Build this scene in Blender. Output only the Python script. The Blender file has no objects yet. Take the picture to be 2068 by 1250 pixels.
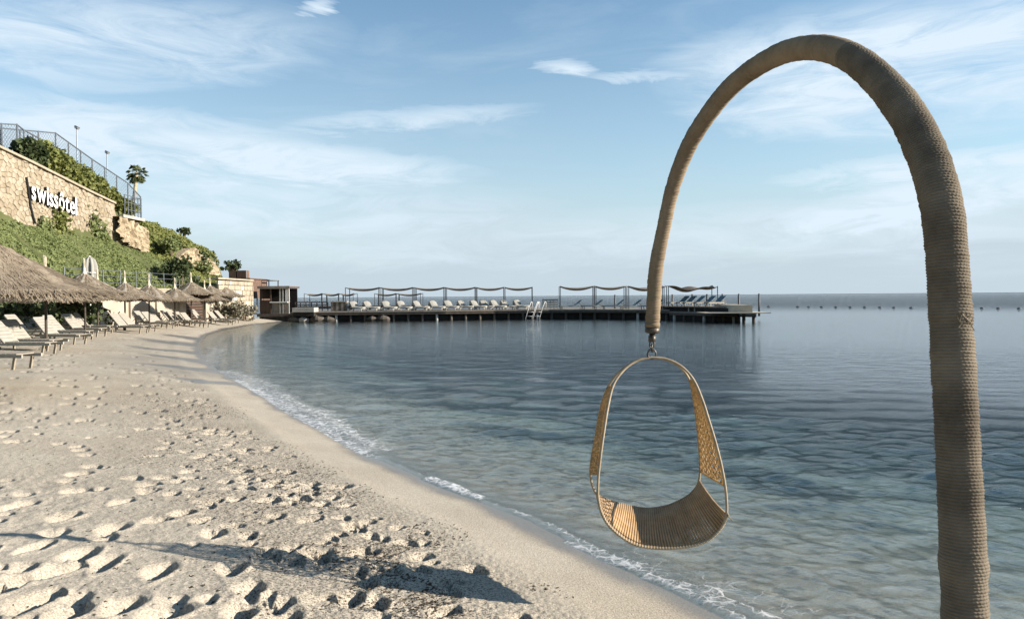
import bpy, math, random
import numpy as np
from mathutils import Vector, Matrix
random.seed(7); np.random.seed(7)
R = math.radians
SC = bpy.context.scene
COL = SC.collection

# ------------------------------------------------------------------ camera
EYE = 2.2                                   # eye height above the sea (z = 0)
FPX = 26.0 / 36.0 * 2068.0                  # focal length in photo pixels
PITCH = math.atan(27.0 / FPX); ROLL = 0.0076
_f = Vector((0, math.cos(PITCH), -math.sin(PITCH)))
_r0 = Vector((1, 0, 0)); _u0 = _r0.cross(_f)
_r = (_r0 * math.cos(ROLL) - _u0 * math.sin(ROLL)).normalized()
_u = _r.cross(_f)
cam_d = bpy.data.cameras.new('camera'); cam = bpy.data.objects.new('camera', cam_d); COL.objects.link(cam)
cam_d.lens = 26; cam_d.sensor_width = 36; cam_d.clip_start = 0.05; cam_d.clip_end = 20000
m = Matrix((_r, _u, -_f)).transposed().to_4x4(); m.translation = (0, 0, EYE)
cam.matrix_world = m
SC.camera = cam

# ------------------------------------------------------------------ world and sun
SUN_EL, SUN_AZ = R(20), R(93)              # azimuth clockwise from +Y
W = bpy.data.worlds.new('World'); SC.world = W; W.use_nodes = True
def build_world():
    nt = W.node_tree; N = nt.nodes; L = nt.links; N.clear()
    out = N.new('ShaderNodeOutputWorld'); bg = N.new('ShaderNodeBackground')
    bg.inputs['Strength'].default_value = 0.078
    sky = N.new('ShaderNodeTexSky'); sky.sky_type = 'NISHITA'; sky.sun_disc = False
    sky.sun_elevation = SUN_EL; sky.sun_rotation = SUN_AZ
    sky.altitude = 0; sky.air_density = 1.0; sky.dust_density = 0.1; sky.ozone_density = 1.5
    tc = N.new('ShaderNodeTexCoord')
    sep = N.new('ShaderNodeSeparateXYZ'); L.new(tc.outputs['Generated'], sep.inputs[0])
    def math_(op, a, b=None, c=None, clamp=False):
        n = N.new('ShaderNodeMath'); n.operation = op; n.use_clamp = clamp
        for i, v in enumerate((a, b, c)):
            if v is None: continue
            if isinstance(v, (int, float)): n.inputs[i].default_value = v
            else: L.new(v, n.inputs[i])
        return n.outputs[0]
    az = math_('ARCTAN2', sep.outputs[0], sep.outputs[1])
    el = math_('ARCSINE', sep.outputs[2])
    comb = N.new('ShaderNodeCombineXYZ')
    L.new(math_('MULTIPLY', az, 1.0), comb.inputs[0]); L.new(math_('MULTIPLY', el, 4.2), comb.inputs[1])
    def noise(scale, detail, rough, dist, off):
        mp = N.new('ShaderNodeMapping'); mp.inputs['Location'].default_value = off
        L.new(comb.outputs[0], mp.inputs[0])
        n = N.new('ShaderNodeTexNoise'); n.inputs['Scale'].default_value = scale
        n.inputs['Detail'].default_value = detail; n.inputs['Roughness'].default_value = rough
        n.inputs['Distortion'].default_value = dist
        L.new(mp.outputs[0], n.inputs['Vector']); return n.outputs['Fac']
    n_big = noise(2.6, 6, .62, .6, (3.1, 1.7, 0))
    n_fine = noise(7.5, 9, .66, .9, (9.3, 4.2, 1))
    # soft distortion of the cloud outlines
    azd = math_('ADD', az, math_('MULTIPLY', math_('SUBTRACT', n_big, .5), .20))
    eld = math_('ADD', el, math_('MULTIPLY', math_('SUBTRACT', n_fine, .5), .045))
    banks = [(520, 318, 360, 44, .05, 1.0), (220, 290, 340, 62, .08, .85), (230, 225, 330, 20, .04, .55),
             (860, 238, 190, 20, -.10, .5), (190, 70, 380, 75, -.1, .55), (1790, 150, 360, 105, .02, .85),
             (1990, 60, 240, 60, 0, .5), (1330, 160, 150, 11, .08, .55), (1140, 138, 52, 13, 0, .7),
             (1860, 345, 230, 22, -.02, .85), (1890, 412, 300, 42, -.15, .95), (640, 15, 26, 14, 0, .8),
             (1110, 494, 150, 11, 0, .35), (480, 410, 520, 70, .02, .55), (1560, 470, 560, 50, 0, .4), (1000, 500, 620, 40, 0, .35)]
    tot = None
    for (u, v, wu, wv, sl, st) in banks:
        a0 = math.atan((u - 1034) / FPX); e0 = math.atan((598 - v) / FPX * math.cos(a0))
        ws = wu / FPX; hs = wv / FPX
        da = math_('SUBTRACT', azd, a0)
        de = math_('ADD', math_('SUBTRACT', eld, e0), math_('MULTIPLY', da, sl))
        q = math_('ADD', math_('POWER', math_('ABSOLUTE', math_('DIVIDE', da, ws)), 2.0),
                  math_('POWER', math_('ABSOLUTE', math_('DIVIDE', de, hs)), 2.0))
        k = math_('MULTIPLY', math_('SUBTRACT', 1.0, math_('MULTIPLY', q, .62), clamp=True), st)
        tot = k if tot is None else math_('MAXIMUM', tot, k)
    # the same kind of cirrus everywhere else
    gen = math_('MULTIPLY', math_('SUBTRACT', n_big, .50, clamp=True), 1.7)
    front = math_('SUBTRACT', 1.0, math_('MULTIPLY', math_('MULTIPLY', math_('SUBTRACT', 1.0, math_('MULTIPLY', math_('ABSOLUTE', az), 1.25), clamp=True), 2.0, clamp=True), .6))
    tot = math_('ADD', tot, math_('MULTIPLY', gen, front))
    wisp = math_('MULTIPLY', math_('SUBTRACT', n_fine, .27, clamp=True), 2.9, clamp=True)
    fac = math_('MULTIPLY', tot, wisp)
    # thin veil towards the horizon
    veil = math_('MULTIPLY', math_('POWER', math_('SUBTRACT', 1.0, math_('MULTIPLY', math_('ABSOLUTE', el), 2.0), clamp=True), 2.3), 1.25)
    veil = math_('MULTIPLY', veil, math_('ADD', .55, math_('MULTIPLY', n_big, .9)), clamp=True)
    tint = N.new('ShaderNodeMixRGB'); tint.blend_type = 'MULTIPLY'; tint.inputs[0].default_value = 1; L.new(sky.outputs[0], tint.inputs[1]); tint.inputs[2].default_value = (.86, 1.0, 1.0, 1)
    vm = N.new('ShaderNodeMixRGB'); L.new(veil, vm.inputs[0]); L.new(tint.outputs[0], vm.inputs[1]); vm.inputs[2].default_value = (3.2, 3.8, 4.25, 1)
    fac = math_('MULTIPLY', fac, 1.5, clamp=True)
    fac = math_('MULTIPLY', fac, .95)
    mix = N.new('ShaderNodeMixRGB'); L.new(fac, mix.inputs[0]); L.new(vm.outputs[0], mix.inputs[1])
    mix.inputs[2].default_value = (4.3, 5.0, 5.6, 1)
    L.new(mix.outputs[0], bg.inputs['Color'])
    L.new(bg.outputs[0], out.inputs['Surface'])
build_world()
sl = bpy.data.lights.new('sun', 'SUN'); so = bpy.data.objects.new('sun', sl); COL.objects.link(so)
sl.energy = 5.0; sl.angle = R(0.53); sl.color = (1.0, 0.90, 0.77)
SDIR = Vector((math.cos(SUN_EL) * math.sin(SUN_AZ), math.cos(SUN_EL) * math.cos(SUN_AZ), math.sin(SUN_EL)))
so.rotation_euler = SDIR.to_track_quat('Z', 'Y').to_euler(); so.location = (30, 0, 30)
vs = SC.view_settings; vs.view_transform = 'Standard'; vs.look = 'None'; vs.gamma = 1; vs.use_curve_mapping = False
vs.exposure = 1.22
SC.cycles.use_denoising = True
SC.cycles.max_bounces = 8; SC.cycles.transparent_max_bounces = 24
SC.cycles.caustics_reflective = False; SC.cycles.caustics_refractive = False

# ------------------------------------------------------------------ photo pixel -> place in the world
def ray(u, v): return _f + _r * ((u - 1034) / FPX) + _u * ((625 - v) / FPX)
CAM = Vector((0, 0, EYE))
def PZ(u, v, z=0.0): d = ray(u, v); return CAM + d * ((z - EYE) / d.z)
def PY(u, v, y): d = ray(u, v); return CAM + d * (y / d.y)
def PX(u, v, x): d = ray(u, v); return CAM + d * (x / d.x)

# ------------------------------------------------------------------ materials
def mat(name, col, rough=.8, col2=None, scale=6.0, bump=0.0, bscale=None, spec=.3, detail=6, coords='Object', stretch=(1, 1, 1), metal=0.0, bdist=.02, tl=0.0):
    M_ = bpy.data.materials.new(name); M_.use_nodes = True
    nt = M_.node_tree; N = nt.nodes; L = nt.links
    p = N['Principled BSDF']; p.inputs['Roughness'].default_value = rough
    p.inputs['Specular IOR Level'].default_value = spec; p.inputs['Metallic'].default_value = metal
    tc = N.new('ShaderNodeTexCoord'); mp = N.new('ShaderNodeMapping'); mp.inputs['Scale'].default_value = stretch
    L.new(tc.outputs[coords], mp.inputs[0])
    if col2 is None: col2 = tuple(c * .72 for c in col)
    n = N.new('ShaderNodeTexNoise'); n.inputs['Scale'].default_value = scale; n.inputs['Detail'].default_value = detail
    n.inputs['Roughness'].default_value = .65
    L.new(mp.outputs[0], n.inputs['Vector'])
    r = N.new('ShaderNodeValToRGB'); r.color_ramp.elements[0].position = .34; r.color_ramp.elements[1].position = .66
    r.color_ramp.elements[0].color = (*col2, 1); r.color_ramp.elements[1].color = (*col, 1)
    L.new(n.outputs['Fac'], r.inputs[0]); L.new(r.outputs[0], p.inputs['Base Color'])
    if bump:
        b = N.new('ShaderNodeTexNoise'); b.inputs['Scale'].default_value = bscale or scale * 4; b.inputs['Detail'].default_value = 5
        L.new(mp.outputs[0], b.inputs['Vector'])
        bn = N.new('ShaderNodeBump'); bn.inputs['Strength'].default_value = bump; bn.inputs['Distance'].default_value = bdist
        L.new(b.outputs['Fac'], bn.inputs['Height']); L.new(bn.outputs[0], p.inputs['Normal'])
    if tl:
        t = N.new('ShaderNodeBsdfTranslucent'); L.new(r.outputs[0], t.inputs['Color'])
        ms = N.new('ShaderNodeMixShader'); ms.inputs[0].default_value = tl
        L.new(p.outputs[0], ms.inputs[1]); L.new(t.outputs[0], ms.inputs[2])
        L.new(ms.outputs[0], N['Material Output'].inputs['Surface'])
    return M_
M = {}
M['rope'] = mat('rope', (.205, .172, .13), .95, (.098, .08, .06), 3.2, .7, 160, .1, bdist=.003)
M['rope_fine'] = mat('rope_fine', (.265, .208, .145), .95, (.175, .132, .088), 5, .4, 220, .1, bdist=.002)
M['rattan'] = mat('rattan', (.42, .275, .14), .6, (.29, .18, .085), 14, .2, 90, .3, bdist=.002)
M['cord'] = mat('woven_cord', (.62, .48, .29), .7, (.48, .36, .20), 14, .2, 90, .2, bdist=.002, tl=.6)
M['rattan_pale'] = mat('rattan_pale', (.36, .295, .205), .6, (.25, .195, .13), 20, .2, 90, .3, bdist=.002)
M['steel'] = mat('dark_steel', (.10, .09, .08), .45, (.05, .045, .04), 30, metal=.7)
M['galv'] = mat('galvanised_steel', (.30, .31, .32), .5, (.20, .21, .22), 20, metal=.5)
M['thatch'] = mat('thatch', (.285, .238, .178), .95, (.15, .118, .088), 7, .6, 60, .1, stretch=(1, 1, .5))
M['thatch_far'] = mat('thatch_weathered', (.30, .268, .22), .95, (.19, .165, .135), 7, .5, 40, .1)
M['straw'] = mat('straw', (.295, .245, .182), .9, (.175, .138, .10), 5, 0, spec=.1, tl=.15)
M['straw_pale'] = mat('straw_pale', (.62, .56, .44), .9, (.46, .40, .30), 8)
M['pole_dark'] = mat('stained_pole', (.075, .06, .045), .7, (.04, .03, .022), 12, .3)
M['lounger_white'] = mat('lounger_frame', (.31, .295, .255), .6, (.25, .235, .20), 8, spec=.3)
M['lounger_sling'] = mat('lounger_sling', (.32, .30, .26), .85, (.26, .245, .21), 6, .2, 80)
M['lounger_seat_shade'] = mat('lounger_seat_shade', (.27, .245, .205), .85, (.20, .18, .15), 6, .2, 80)  # sling tone darkened: the frame's shadow on the seat, put into the colour
M['lounger_wood'] = mat('lounger_wood', (.30, .26, .20), .8, (.20, .17, .13), 12)
M['towel'] = mat('white_cover', (.285, .28, .25), .9, (.23, .225, .205), 5, .4, 12)
M['teal'] = mat('teal_sling', (.13, .19, .21), .8, (.09, .14, .16), 6)
M['canvas'] = mat('canvas_shade', (.36, .335, .295), .9, (.25, .232, .205), 4, .2, 30, tl=.25)
M['canvas_brown'] = mat('canvas_shade_brown', (.26, .22, .17), .9, (.16, .13, .10), 3, .2, 30, tl=.25)
M['pergola'] = mat('pergola_post', (.12, .12, .12), .6, (.075, .075, .078), 5)
M['deck'] = mat('deck_boards', (.30, .26, .215), .85, (.18, .15, .12), 3, .4, 20, stretch=(1, 6, 1))
M['deck_dark'] = mat('deck_fascia', (.13, .105, .085), .85, (.07, .055, .045), 3, .3, 20)
M['pile'] = mat('pile', (.10, .085, .07), .85, (.05, .045, .04), 4, .3)
M['pile_pale'] = mat('pile_concrete', (.50, .48, .44), .85, (.34, .32, .29), 4, .3)
M['shade_core'] = mat('pier_shade', (.035, .031, .028), .95, (.02, .018, .016), 2)  # near-black, paints the shade beneath the pier deck
M['beige'] = mat('beige_step', (.50, .44, .34), .8, (.40, .34, .26), 3)
M['stone'] = mat('wall_stone', (.31, .268, .20), .9, (.22, .185, .132), 2.6, .5, 14, .2)
M['stone2'] = mat('wall_stone_pale', (.35, .305, .235), .9, (.255, .217, .162), 2.8, .5, 14, .2)
M['stone3'] = mat('wall_stone_brown', (.275, .23, .165), .9, (.195, .158, .11), 2.6, .5, 14, .2)
M['mortar'] = mat('mortar', (.22, .188, .14), .95, (.16, .135, .098), 3, .5, 20)
M['rock'] = mat('limestone', (.42, .355, .25), .95, (.26, .205, .135), .9, .8, 6, .2, bdist=.08)
M['plaster'] = mat('cream_plaster', (.38, .335, .275), .9, (.30, .26, .21), 1.2, .3, 20)
M['earth'] = mat('hill_soil', (.085, .095, .035), .95, (.05, .06, .02), .6, .6, 5)
def leafmat(n, a, b, sc=.55): return mat(n, a, .6, b, sc, 0, spec=.25, tl=.3, detail=8)
M['ivy'] = leafmat('ivy_leaf', (.19, .22, .085), (.115, .145, .05), 1.2)
M['hedge'] = leafmat('hedge_leaf', (.21, .225, .07), (.125, .145, .042), 1.1)
M['dark_leaf'] = leafmat('oleander_leaf', (.085, .11, .045), (.038, .055, .022), 1.4)
M['grey_leaf'] = leafmat('dry_leaf', (.22, .205, .15), (.11, .10, .07), 1.4)
M['palm'] = leafmat('palm_leaf', (.12, .14, .055), (.06, .075, .03), 1.5)
M['bark'] = mat('bark', (.20, .155, .11), .95, (.11, .085, .06), 6, .6)
M['white'] = mat('white_paint', (.80, .79, .76), .5, (.72, .71, .68), 3)
M['black'] = mat('black_metal', (.025, .024, .024), .5, (.015, .015, .015), 5)
M['maroon'] = mat('maroon_paint', (.16, .035, .03), .5, (.11, .025, .02), 5)
M['wire'] = mat('wire_mesh', (.20, .24, .28), .5, (.15, .18, .21), 5, metal=.4)
M['fence_steel'] = mat('fence_steel', (.16, .18, .20), .5, (.11, .125, .14), 5, metal=.4)
M['brick'] = mat('red_brick', (.15, .095, .07), .9, (.09, .058, .044), 3, .3)
M['kiosk_wood'] = mat('kiosk_wood', (.12, .075, .05), .8, (.065, .04, .028), 4, .3, stretch=(1, 1, .2))
M['kiosk_dark'] = mat('kiosk_interior', (.03, .026, .024), .9, (.018, .016, .015), 4)
M['concrete'] = mat('concrete', (.40, .38, .34), .9, (.29, .275, .245), 2, .3)
M['buoy'] = mat('buoy', (.045, .05, .065), .5, (.025, .03, .04), 8)
M['debris'] = mat('dry_seagrass', (.085, .065, .042), .95, (.035, .027, .018), 3)
M['boulder'] = mat('boulder', (.11, .095, .08), .95, (.055, .048, .04), 2, .6, 8)

# ------------------------------------------------------------------ mesh helpers
def link(o): COL.objects.link(o); return o
def npmesh(name, V, F, mats=(), smooth=False, mi=None):
    me = bpy.data.meshes.new(name); V = np.asarray(V, np.float32); F = np.asarray(F, np.int32)
    me.vertices.add(len(V)); me.vertices.foreach_set('co', V.ravel())
    k = F.shape[1]; me.loops.add(F.size); me.loops.foreach_set('vertex_index', F.ravel())
    me.polygons.add(len(F)); me.polygons.foreach_set('loop_start', np.arange(0, F.size, k, dtype=np.int32))
    me.polygons.foreach_set('loop_total', np.full(len(F), k, np.int32))
    if smooth: me.polygons.foreach_set('use_smooth', np.ones(len(F), bool))
    me.update(calc_edges=True); me.validate()
    for q in mats: me.materials.append(q)
    return me
class MB:
    def __init__(s): s.v = []; s.f = []; s.mi = []; s.cur = 0
    def add(s, V, F):
        b = len(s.v); s.v += [tuple(x) for x in V]; s.f += [tuple(i + b for i in f) for f in F]; s.mi += [s.cur] * len(F); return s
    def box(s, c, d, rz=0, ry=0, rx=0, bev=0):
        M3 = Matrix.Rotation(rz, 3, 'Z') @ Matrix.Rotation(ry, 3, 'Y') @ Matrix.Rotation(rx, 3, 'X')
        hx, hy, hz = d[0] / 2, d[1] / 2, d[2] / 2; c = Vector(c)
        V = [c + M3 @ Vector((x * hx, y * hy, z * hz)) for z in (-1, 1) for y in (-1, 1) for x in (-1, 1)]
        return s.add(V, [(0, 2, 3, 1), (4, 5, 7, 6), (0, 1, 5, 4), (2, 6, 7, 3), (0, 4, 6, 2), (1, 3, 7, 5)])
    def beam(s, a, b, w, h, up=(0, 0, 1)):
        a = Vector(a); b = Vector(b); t = (b - a).normalized(); up = Vector(up)
        if abs(t.dot(up)) > .98: up = Vector((0, 1, 0))
        x = t.cross(up).normalized() * (w / 2); y = x.cross(t).normalized() * (h / 2)
        V = [a - x - y, a + x - y, a + x + y, a - x + y, b - x - y, b + x - y, b + x + y, b - x + y]
        return s.add(V, [(3, 2, 1, 0), (4, 5, 6, 7), (0, 1, 5, 4), (1, 2, 6, 5), (2, 3, 7, 6), (3, 0, 4, 7)])
    def tube(s, pts, rad, seg=8, closed=False, cap=True):
        pts = [Vector(p) for p in pts]; n = len(pts)
        if not hasattr(rad, '__len__'): rad = [rad] * n
        T = []
        for i in range(n):
            if closed: t = pts[(i + 1) % n] - pts[i - 1]
            else: t = pts[min(i + 1, n - 1)] - pts[max(i - 1, 0)]
            T.append(t.normalized())
        ref = Vector((0, 0, 1)) if abs(T[0].z) < .9 else Vector((1, 0, 0))
        nx = T[0].cross(ref).normalized(); V = []
        for i in range(n):
            nx = (nx - T[i] * nx.dot(T[i])).normalized(); ny = T[i].cross(nx)
            for k in range(seg):
                a = 2 * math.pi * k / seg; V.append(pts[i] + (nx * math.cos(a) + ny * math.sin(a)) * rad[i])
        F = []
        for i in range(n if closed else n - 1):
            j = (i + 1) % n
            for k in range(seg):
                k2 = (k + 1) % seg; F.append((i * seg + k, i * seg + k2, j * seg + k2, j * seg + k))
        if cap and not closed:
            F.append(tuple(range(seg - 1, -1, -1))); F.append(tuple((n - 1) * seg + k for k in range(seg)))
        return s.add(V, F)
    def lathe(s, prof, c=(0, 0, 0), seg=16):
        V = []; c = Vector(c)
        for (r, z) in prof:
            for k in range(seg):
                a = 2 * math.pi * k / seg; V.append(c + Vector((r * math.cos(a), r * math.sin(a), z)))
        F = []
        for i in range(len(prof) - 1):
            for k in range(seg):
                k2 = (k + 1) % seg; F.append((i * seg + k, i * seg + k2, (i + 1) * seg + k2, (i + 1) * seg + k))
        F.append(tuple(range(seg - 1, -1, -1))); F.append(tuple((len(prof) - 1) * seg + k for k in range(seg)))
        return s.add(V, F)
    def grid(s, P):          # P[i][j] points
        n = len(P); k = len(P[0])
        return s.add([p for row in P for p in row], [(i * k + j, i * k + j + 1, (i + 1) * k + j + 1, (i + 1) * k + j) for i in range(n - 1) for j in range(k - 1)])
    def mesh(s, name, mats, smooth=False):
        me = bpy.data.meshes.new(name); me.from_pydata(s.v, [], s.f); me.update()
        for q in (mats if isinstance(mats, (list, tuple)) else [mats]): me.materials.append(q)
        if any(s.mi): me.polygons.foreach_set('material_index', s.mi)
        if smooth: me.polygons.foreach_set('use_smooth', [True] * len(me.polygons))
        return me
    def build(s, name, mats, parent=None, smooth=False, world=False):
        if world and parent is not None:
            o = parent.location; s.v = [(x - o.x, y - o.y, z - o.z) for (x, y, z) in s.v]
        ob = link(bpy.data.objects.new(name, s.mesh(name, mats, smooth)))
        if parent is not None: ob.parent = parent
        return ob
def tag(o, label=None, cat=None, group=None, kind=None):
    if label: o['label'] = label
    if cat: o['category'] = cat
    if group: o['group'] = group
    if kind: o['kind'] = kind
    return o
def thing(name, label, cat, loc=(0, 0, 0), rz=0, group=None):
    o = link(bpy.data.objects.new(name, None)); o.empty_display_size = .2; o.location = loc; o.rotation_euler = (0, 0, rz)
    return tag(o, label, cat, group)
def copy_tree(o, parent=None):
    c = o.copy(); link(c); c.parent = parent
    for ch in o.children: copy_tree(ch, c)
    return c
def lerp(a, b, t): return a + (b - a) * t
def spline(P, n):               # Catmull-Rom through P, n samples, by chord length; P rows of any width
    P = np.asarray(P, float); d = np.r_[0, np.cumsum(np.sqrt(((P[1:, :3] - P[:-1, :3]) ** 2).sum(1)))]
    T = np.zeros_like(P); T[1:-1] = (P[2:] - P[:-2]) / (d[2:] - d[:-2])[:, None]
    T[0] = (P[1] - P[0]) / (d[1] - d[0]); T[-1] = (P[-1] - P[-2]) / (d[-1] - d[-2])
    s = np.linspace(0, d[-1], n); i = np.clip(np.searchsorted(d, s, 'right') - 1, 0, len(P) - 2)
    h = d[i + 1] - d[i]; t = ((s - d[i]) / h)[:, None]; h = h[:, None]
    return (2*t**3-3*t**2+1)*P[i] + (t**3-2*t**2+t)*h*T[i] + (-2*t**3+3*t**2)*P[i+1] + (t**3-t**2)*h*T[i+1], s
def sstep(a, b, x): t = np.clip((x - a) / (b - a), 0, 1); return t * t * (3 - 2 * t)
_perm = np.random.RandomState(3).rand(512, 512)
def vnoise(x, y):
    xi = np.floor(x).astype(int); yi = np.floor(y).astype(int); fx = x - xi; fy = y - yi
    fx = fx * fx * fx * (fx * (fx * 6 - 15) + 10); fy = fy * fy * fy * (fy * (fy * 6 - 15) + 10)
    a = _perm[xi % 512, yi % 512]; b = _perm[(xi + 1) % 512, yi % 512]; c = _perm[xi % 512, (yi + 1) % 512]; d = _perm[(xi + 1) % 512, (yi + 1) % 512]
    return (a + (b - a) * fx) + ((c + (d - c) * fx) - (a + (b - a) * fx)) * fy
def fbm(x, y, o=4, g=.5):
    s = 0; a = 1; t = 0
    for k in range(o): s = s + a * vnoise(x * 2 ** k + 17.3 * k, y * 2 ** k + 41.7 * k); t += a; a *= g
    return s / t

# ------------------------------------------------------------------ shoreline and sand height
SH_PX = [(1480, 1250), (1330, 1178), (1200, 1115), (1080, 1052), (960, 1008), (870, 970), (800, 940), (735, 912), (660, 868), (590, 832), (540, 800), (490, 772), (445, 752), (418, 728), (402, 708), (400, 692), (418, 676), (455, 664), (510, 655), (575, 648.5)]
SHP = [PZ(u, v, 0).to_2d() for (u, v) in SH_PX]
d0 = (SHP[0] - SHP[2]).normalized()
SHP = [SHP[0] + d0 * 4000, SHP[0] + d0 * 60, SHP[0] + d0 * 4] + SHP + [Vector((-24.5, 74)), Vector((-40, 95)), Vector((-90, 170)), Vector((-4000, 4000))]
SHA = np.array([tuple(p) for p in SHP])
def shore_d(x, y):              # positive inland
    best = np.full(x.shape, 1e9); sg = np.zeros(x.shape)
    for a, b in zip(SHA[:-1], SHA[1:]):
        e = b - a; L2 = (e ** 2).sum(); t = np.clip(((x - a[0]) * e[0] + (y - a[1]) * e[1]) / L2, 0, 1)
        dx = x - a[0] - t * e[0]; dy = y - a[1] - t * e[1]; q = dx * dx + dy * dy
        m_ = q < best - 1e-9; best = np.where(m_, q, best); sg = np.where(m_, e[0] * dy - e[1] * dx, sg)
    return np.sqrt(best) * np.where(sg > 0, 1, -1)
PD = [-5000, -300, -100, -40, -15, -6, -2, 0, 1.5, 3, 4.5, 7, 15, 30, 6000]
PH = [-9, -9, -7.5, -4.2, -1.9, -.8, -.25, 0, .19, .39, .52, .60, .70, .80, .9]
def base_h(x, y): return np.interp(shore_d(x, y), PD, PH)
def sand_z(x, y): return float(base_h(np.array([float(x)]), np.array([float(y)]))[0])
def PS(u, v, dz=0.0):           # pixel -> point on the sand (plus dz)
    z = .5
    for _ in range(8):
        p = PZ(u, v, z + dz); z = sand_z(p.x, p.y)
    return PZ(u, v, z + dz)

# ------------------------------------------------------------------ sand
def attr(me, name, arr):
    a = me.attributes.new(name, 'FLOAT', 'POINT'); a.data.foreach_set('value', np.asarray(arr, np.float32).ravel())
def polar(th, rr):
    T, RR = np.meshgrid(th, rr); return RR * np.sin(T), RR * np.cos(T)
def polar_faces(nr, nc):
    i = np.arange(nr - 1)[:, None]; j = np.arange(nc)[None, :]; j2 = (j + 1) % nc
    return np.stack([i * nc + j, i * nc + j2, (i + 1) * nc + j2, (i + 1) * nc + j], -1).reshape(-1, 4)
def geo(a, b, k): n = int(math.log(b / a) / math.log(k)); return list(a * (b / a) ** (np.arange(n) / n))
def build_sand():
    th = np.radians(np.r_[np.arange(-42, 10, .082), np.arange(10, 34, .25), np.arange(34, 318, 3.0)])
    rr = np.array(list(np.linspace(.5, 3.2, 18)) + geo(3.3, 12, 1.0031) + geo(12, 100, 1.0085) + [100, 115, 140, 200, 400, 1200, 9000])
    X, Y = polar(th, rr); nr, nc = X.shape
    D = shore_d(X, Y); Z = np.interp(D, PD, PH)
    nearf = 1 - sstep(40, 70, Y)
    dry = sstep(.75, 1.7, D)
    # broad undulation, then churned sand
    Z += dry * (fbm(X / 2.3, Y / 2.3, 2) - .5) * .035 * nearf
    churn = sstep(.46, .66, fbm(X / 2.6 + 9, Y / 2.6 + 3, 3) + .16 * sstep(4.2, 6.0, D) - .10 * (1 - sstep(5.5, 8, Y)) * (X > -2.6))
    rid = 1 - np.abs(2 * fbm(X / .42, Y / .42 + 5, 4) - 1)
    Z += dry * nearf * ((rid - .8) * (.001 + .018 * churn) + (fbm(X / .09, Y / .09, 3) - .5) * (.004 + .014 * churn))
    Z += sstep(.5, 1.3, D) * (fbm(X / .034, Y / .034, 2) - .5) * (.008 + .009 * np.exp(-((D - 1.8) / .8) ** 2)) * (1 - sstep(9, 16, Y))
    # low cusp ridges on the foreshore
    Z += np.exp(-((D - .95) / .16) ** 2) * .018 * fbm(X / .9, Y / .9, 3) * nearf
    rnd = random.Random(11)
    def stamp(x, y, ang, la, lb, dep):
        r = math.hypot(x, y); t = math.degrees(math.atan2(x, y))
        if t < -41 or t > 9.5 or r < 3.3: return
        ext = 1.9 * la
        i0 = np.searchsorted(rr, r - ext); i1 = np.searchsorted(rr, r + ext)
        ta = math.radians(t); da = ext / r
        j0 = np.searchsorted(th[:632], ta - da); j1 = np.searchsorted(th[:632], ta + da)
        xs = X[i0:i1, j0:j1]; ys = Y[i0:i1, j0:j1]
        if xs.size == 0: return
        ca, sa = math.cos(ang), math.sin(ang); dx = xs - x; dy = ys - y
        w = (fbm(xs * 9 + x, ys * 9, 2) - .5) * .9
        a = (dx * ca + dy * sa) / la; b = (-dx * sa + dy * ca) / (lb * (1 + .25 * (dx * ca + dy * sa) / la))
        cx = dx / np.sqrt(dx * dx + dy * dy + 1e-6); wl = 1 - sstep(-.75, .25, cx)   # loose sand slumps in from one side
        e = np.sqrt(a * a + (b / (1 + .65 * wl)) ** 2) + w * .28
        lo = .84 - .74 * wl; hi = 1.02 + .15 * wl; t_ = np.clip((e - lo) / (hi - lo), 0, 1)
        tgt = -dep * (1 - t_ * t_ * (3 - 2 * t_)) * (1 + .12 * a)
        rim = dep * .10 * (1 - wl) * np.exp(-((e - 1.32) / .22) ** 2) * (1 + .5 * np.sin(3 * np.arctan2(b, a) + x * 7))
        Z[i0:i1, j0:j1] += tgt + rim
    # footprints one can pick out in the photograph: pixel, length, width, depth
    for (u, v, la, lb, dp, an) in [(370, 1038, .13, .085, .075, .3), (435, 1080, .15, .085, .075, 1.0), (470, 1152, .15, .08, .075, .9),
            (325, 1156, .17, .085, .08, .9), (510, 1192, .15, .08, .075, 1.1), (490, 1236, .16, .085, .08, 1.1), (530, 1128, .14, .08, .06, -.4),
            (710, 1210, .14, .085, .075, .8), (765, 1218, .13, .07, .065, 1.2), (335, 964, .13, .09, .07, .1), (155, 990, .15, .10, .09, .4),
            (160, 955, .14, .08, .07, .3), (215, 1140, .19, .08, .08, 1.0), (175, 1120, .15, .08, .08, 1.2), (130, 1045, .17, .09, .085, .7),
            (70, 1108, .17, .07, .07, .4), (245, 1015, .14, .07, .06, .5), (230, 1070, .16, .09, .075, .6), (120, 1155, .18, .10, .085, .2),
            (250, 1225, .16, .09, .08, .5), (140, 1240, .17, .09, .08, .4), (505, 1085, .12, .06, .055, 1.2), (655, 1120, .13, .08, .06, .7),
            (330, 1240, .15, .10, .08, -.3), (915, 1195, .12, .07, .06, 1.4), (895, 1235, .14, .07, .06, -.6), (710, 1060, .12, .07, .06, .5),
            (560, 1045, .11, .07, .06, .9), (480, 1010, .12, .07, .06, .8), (575, 1000, .12, .08, .06, .3), (650, 1020, .11, .07, .055, .4),
            (25, 1180, .17, .09, .08, .9), (60, 1220, .17, .10, .08, .7), (580, 1250, .14, .08, .07, .9), (40, 1020, .16, .08, .07, .3),
            (570, 1220, .12, .07, .05, .6), (330, 905, .13, .06, .05, .5), (310, 920, .12, .05, .05, -.3)]:
        p = PS(u, v); stamp(p.x, p.y, 1.57 + (an - .7) * .55, la * 1.05, lb * .86, dp * 1.0)
    n = 0
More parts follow.
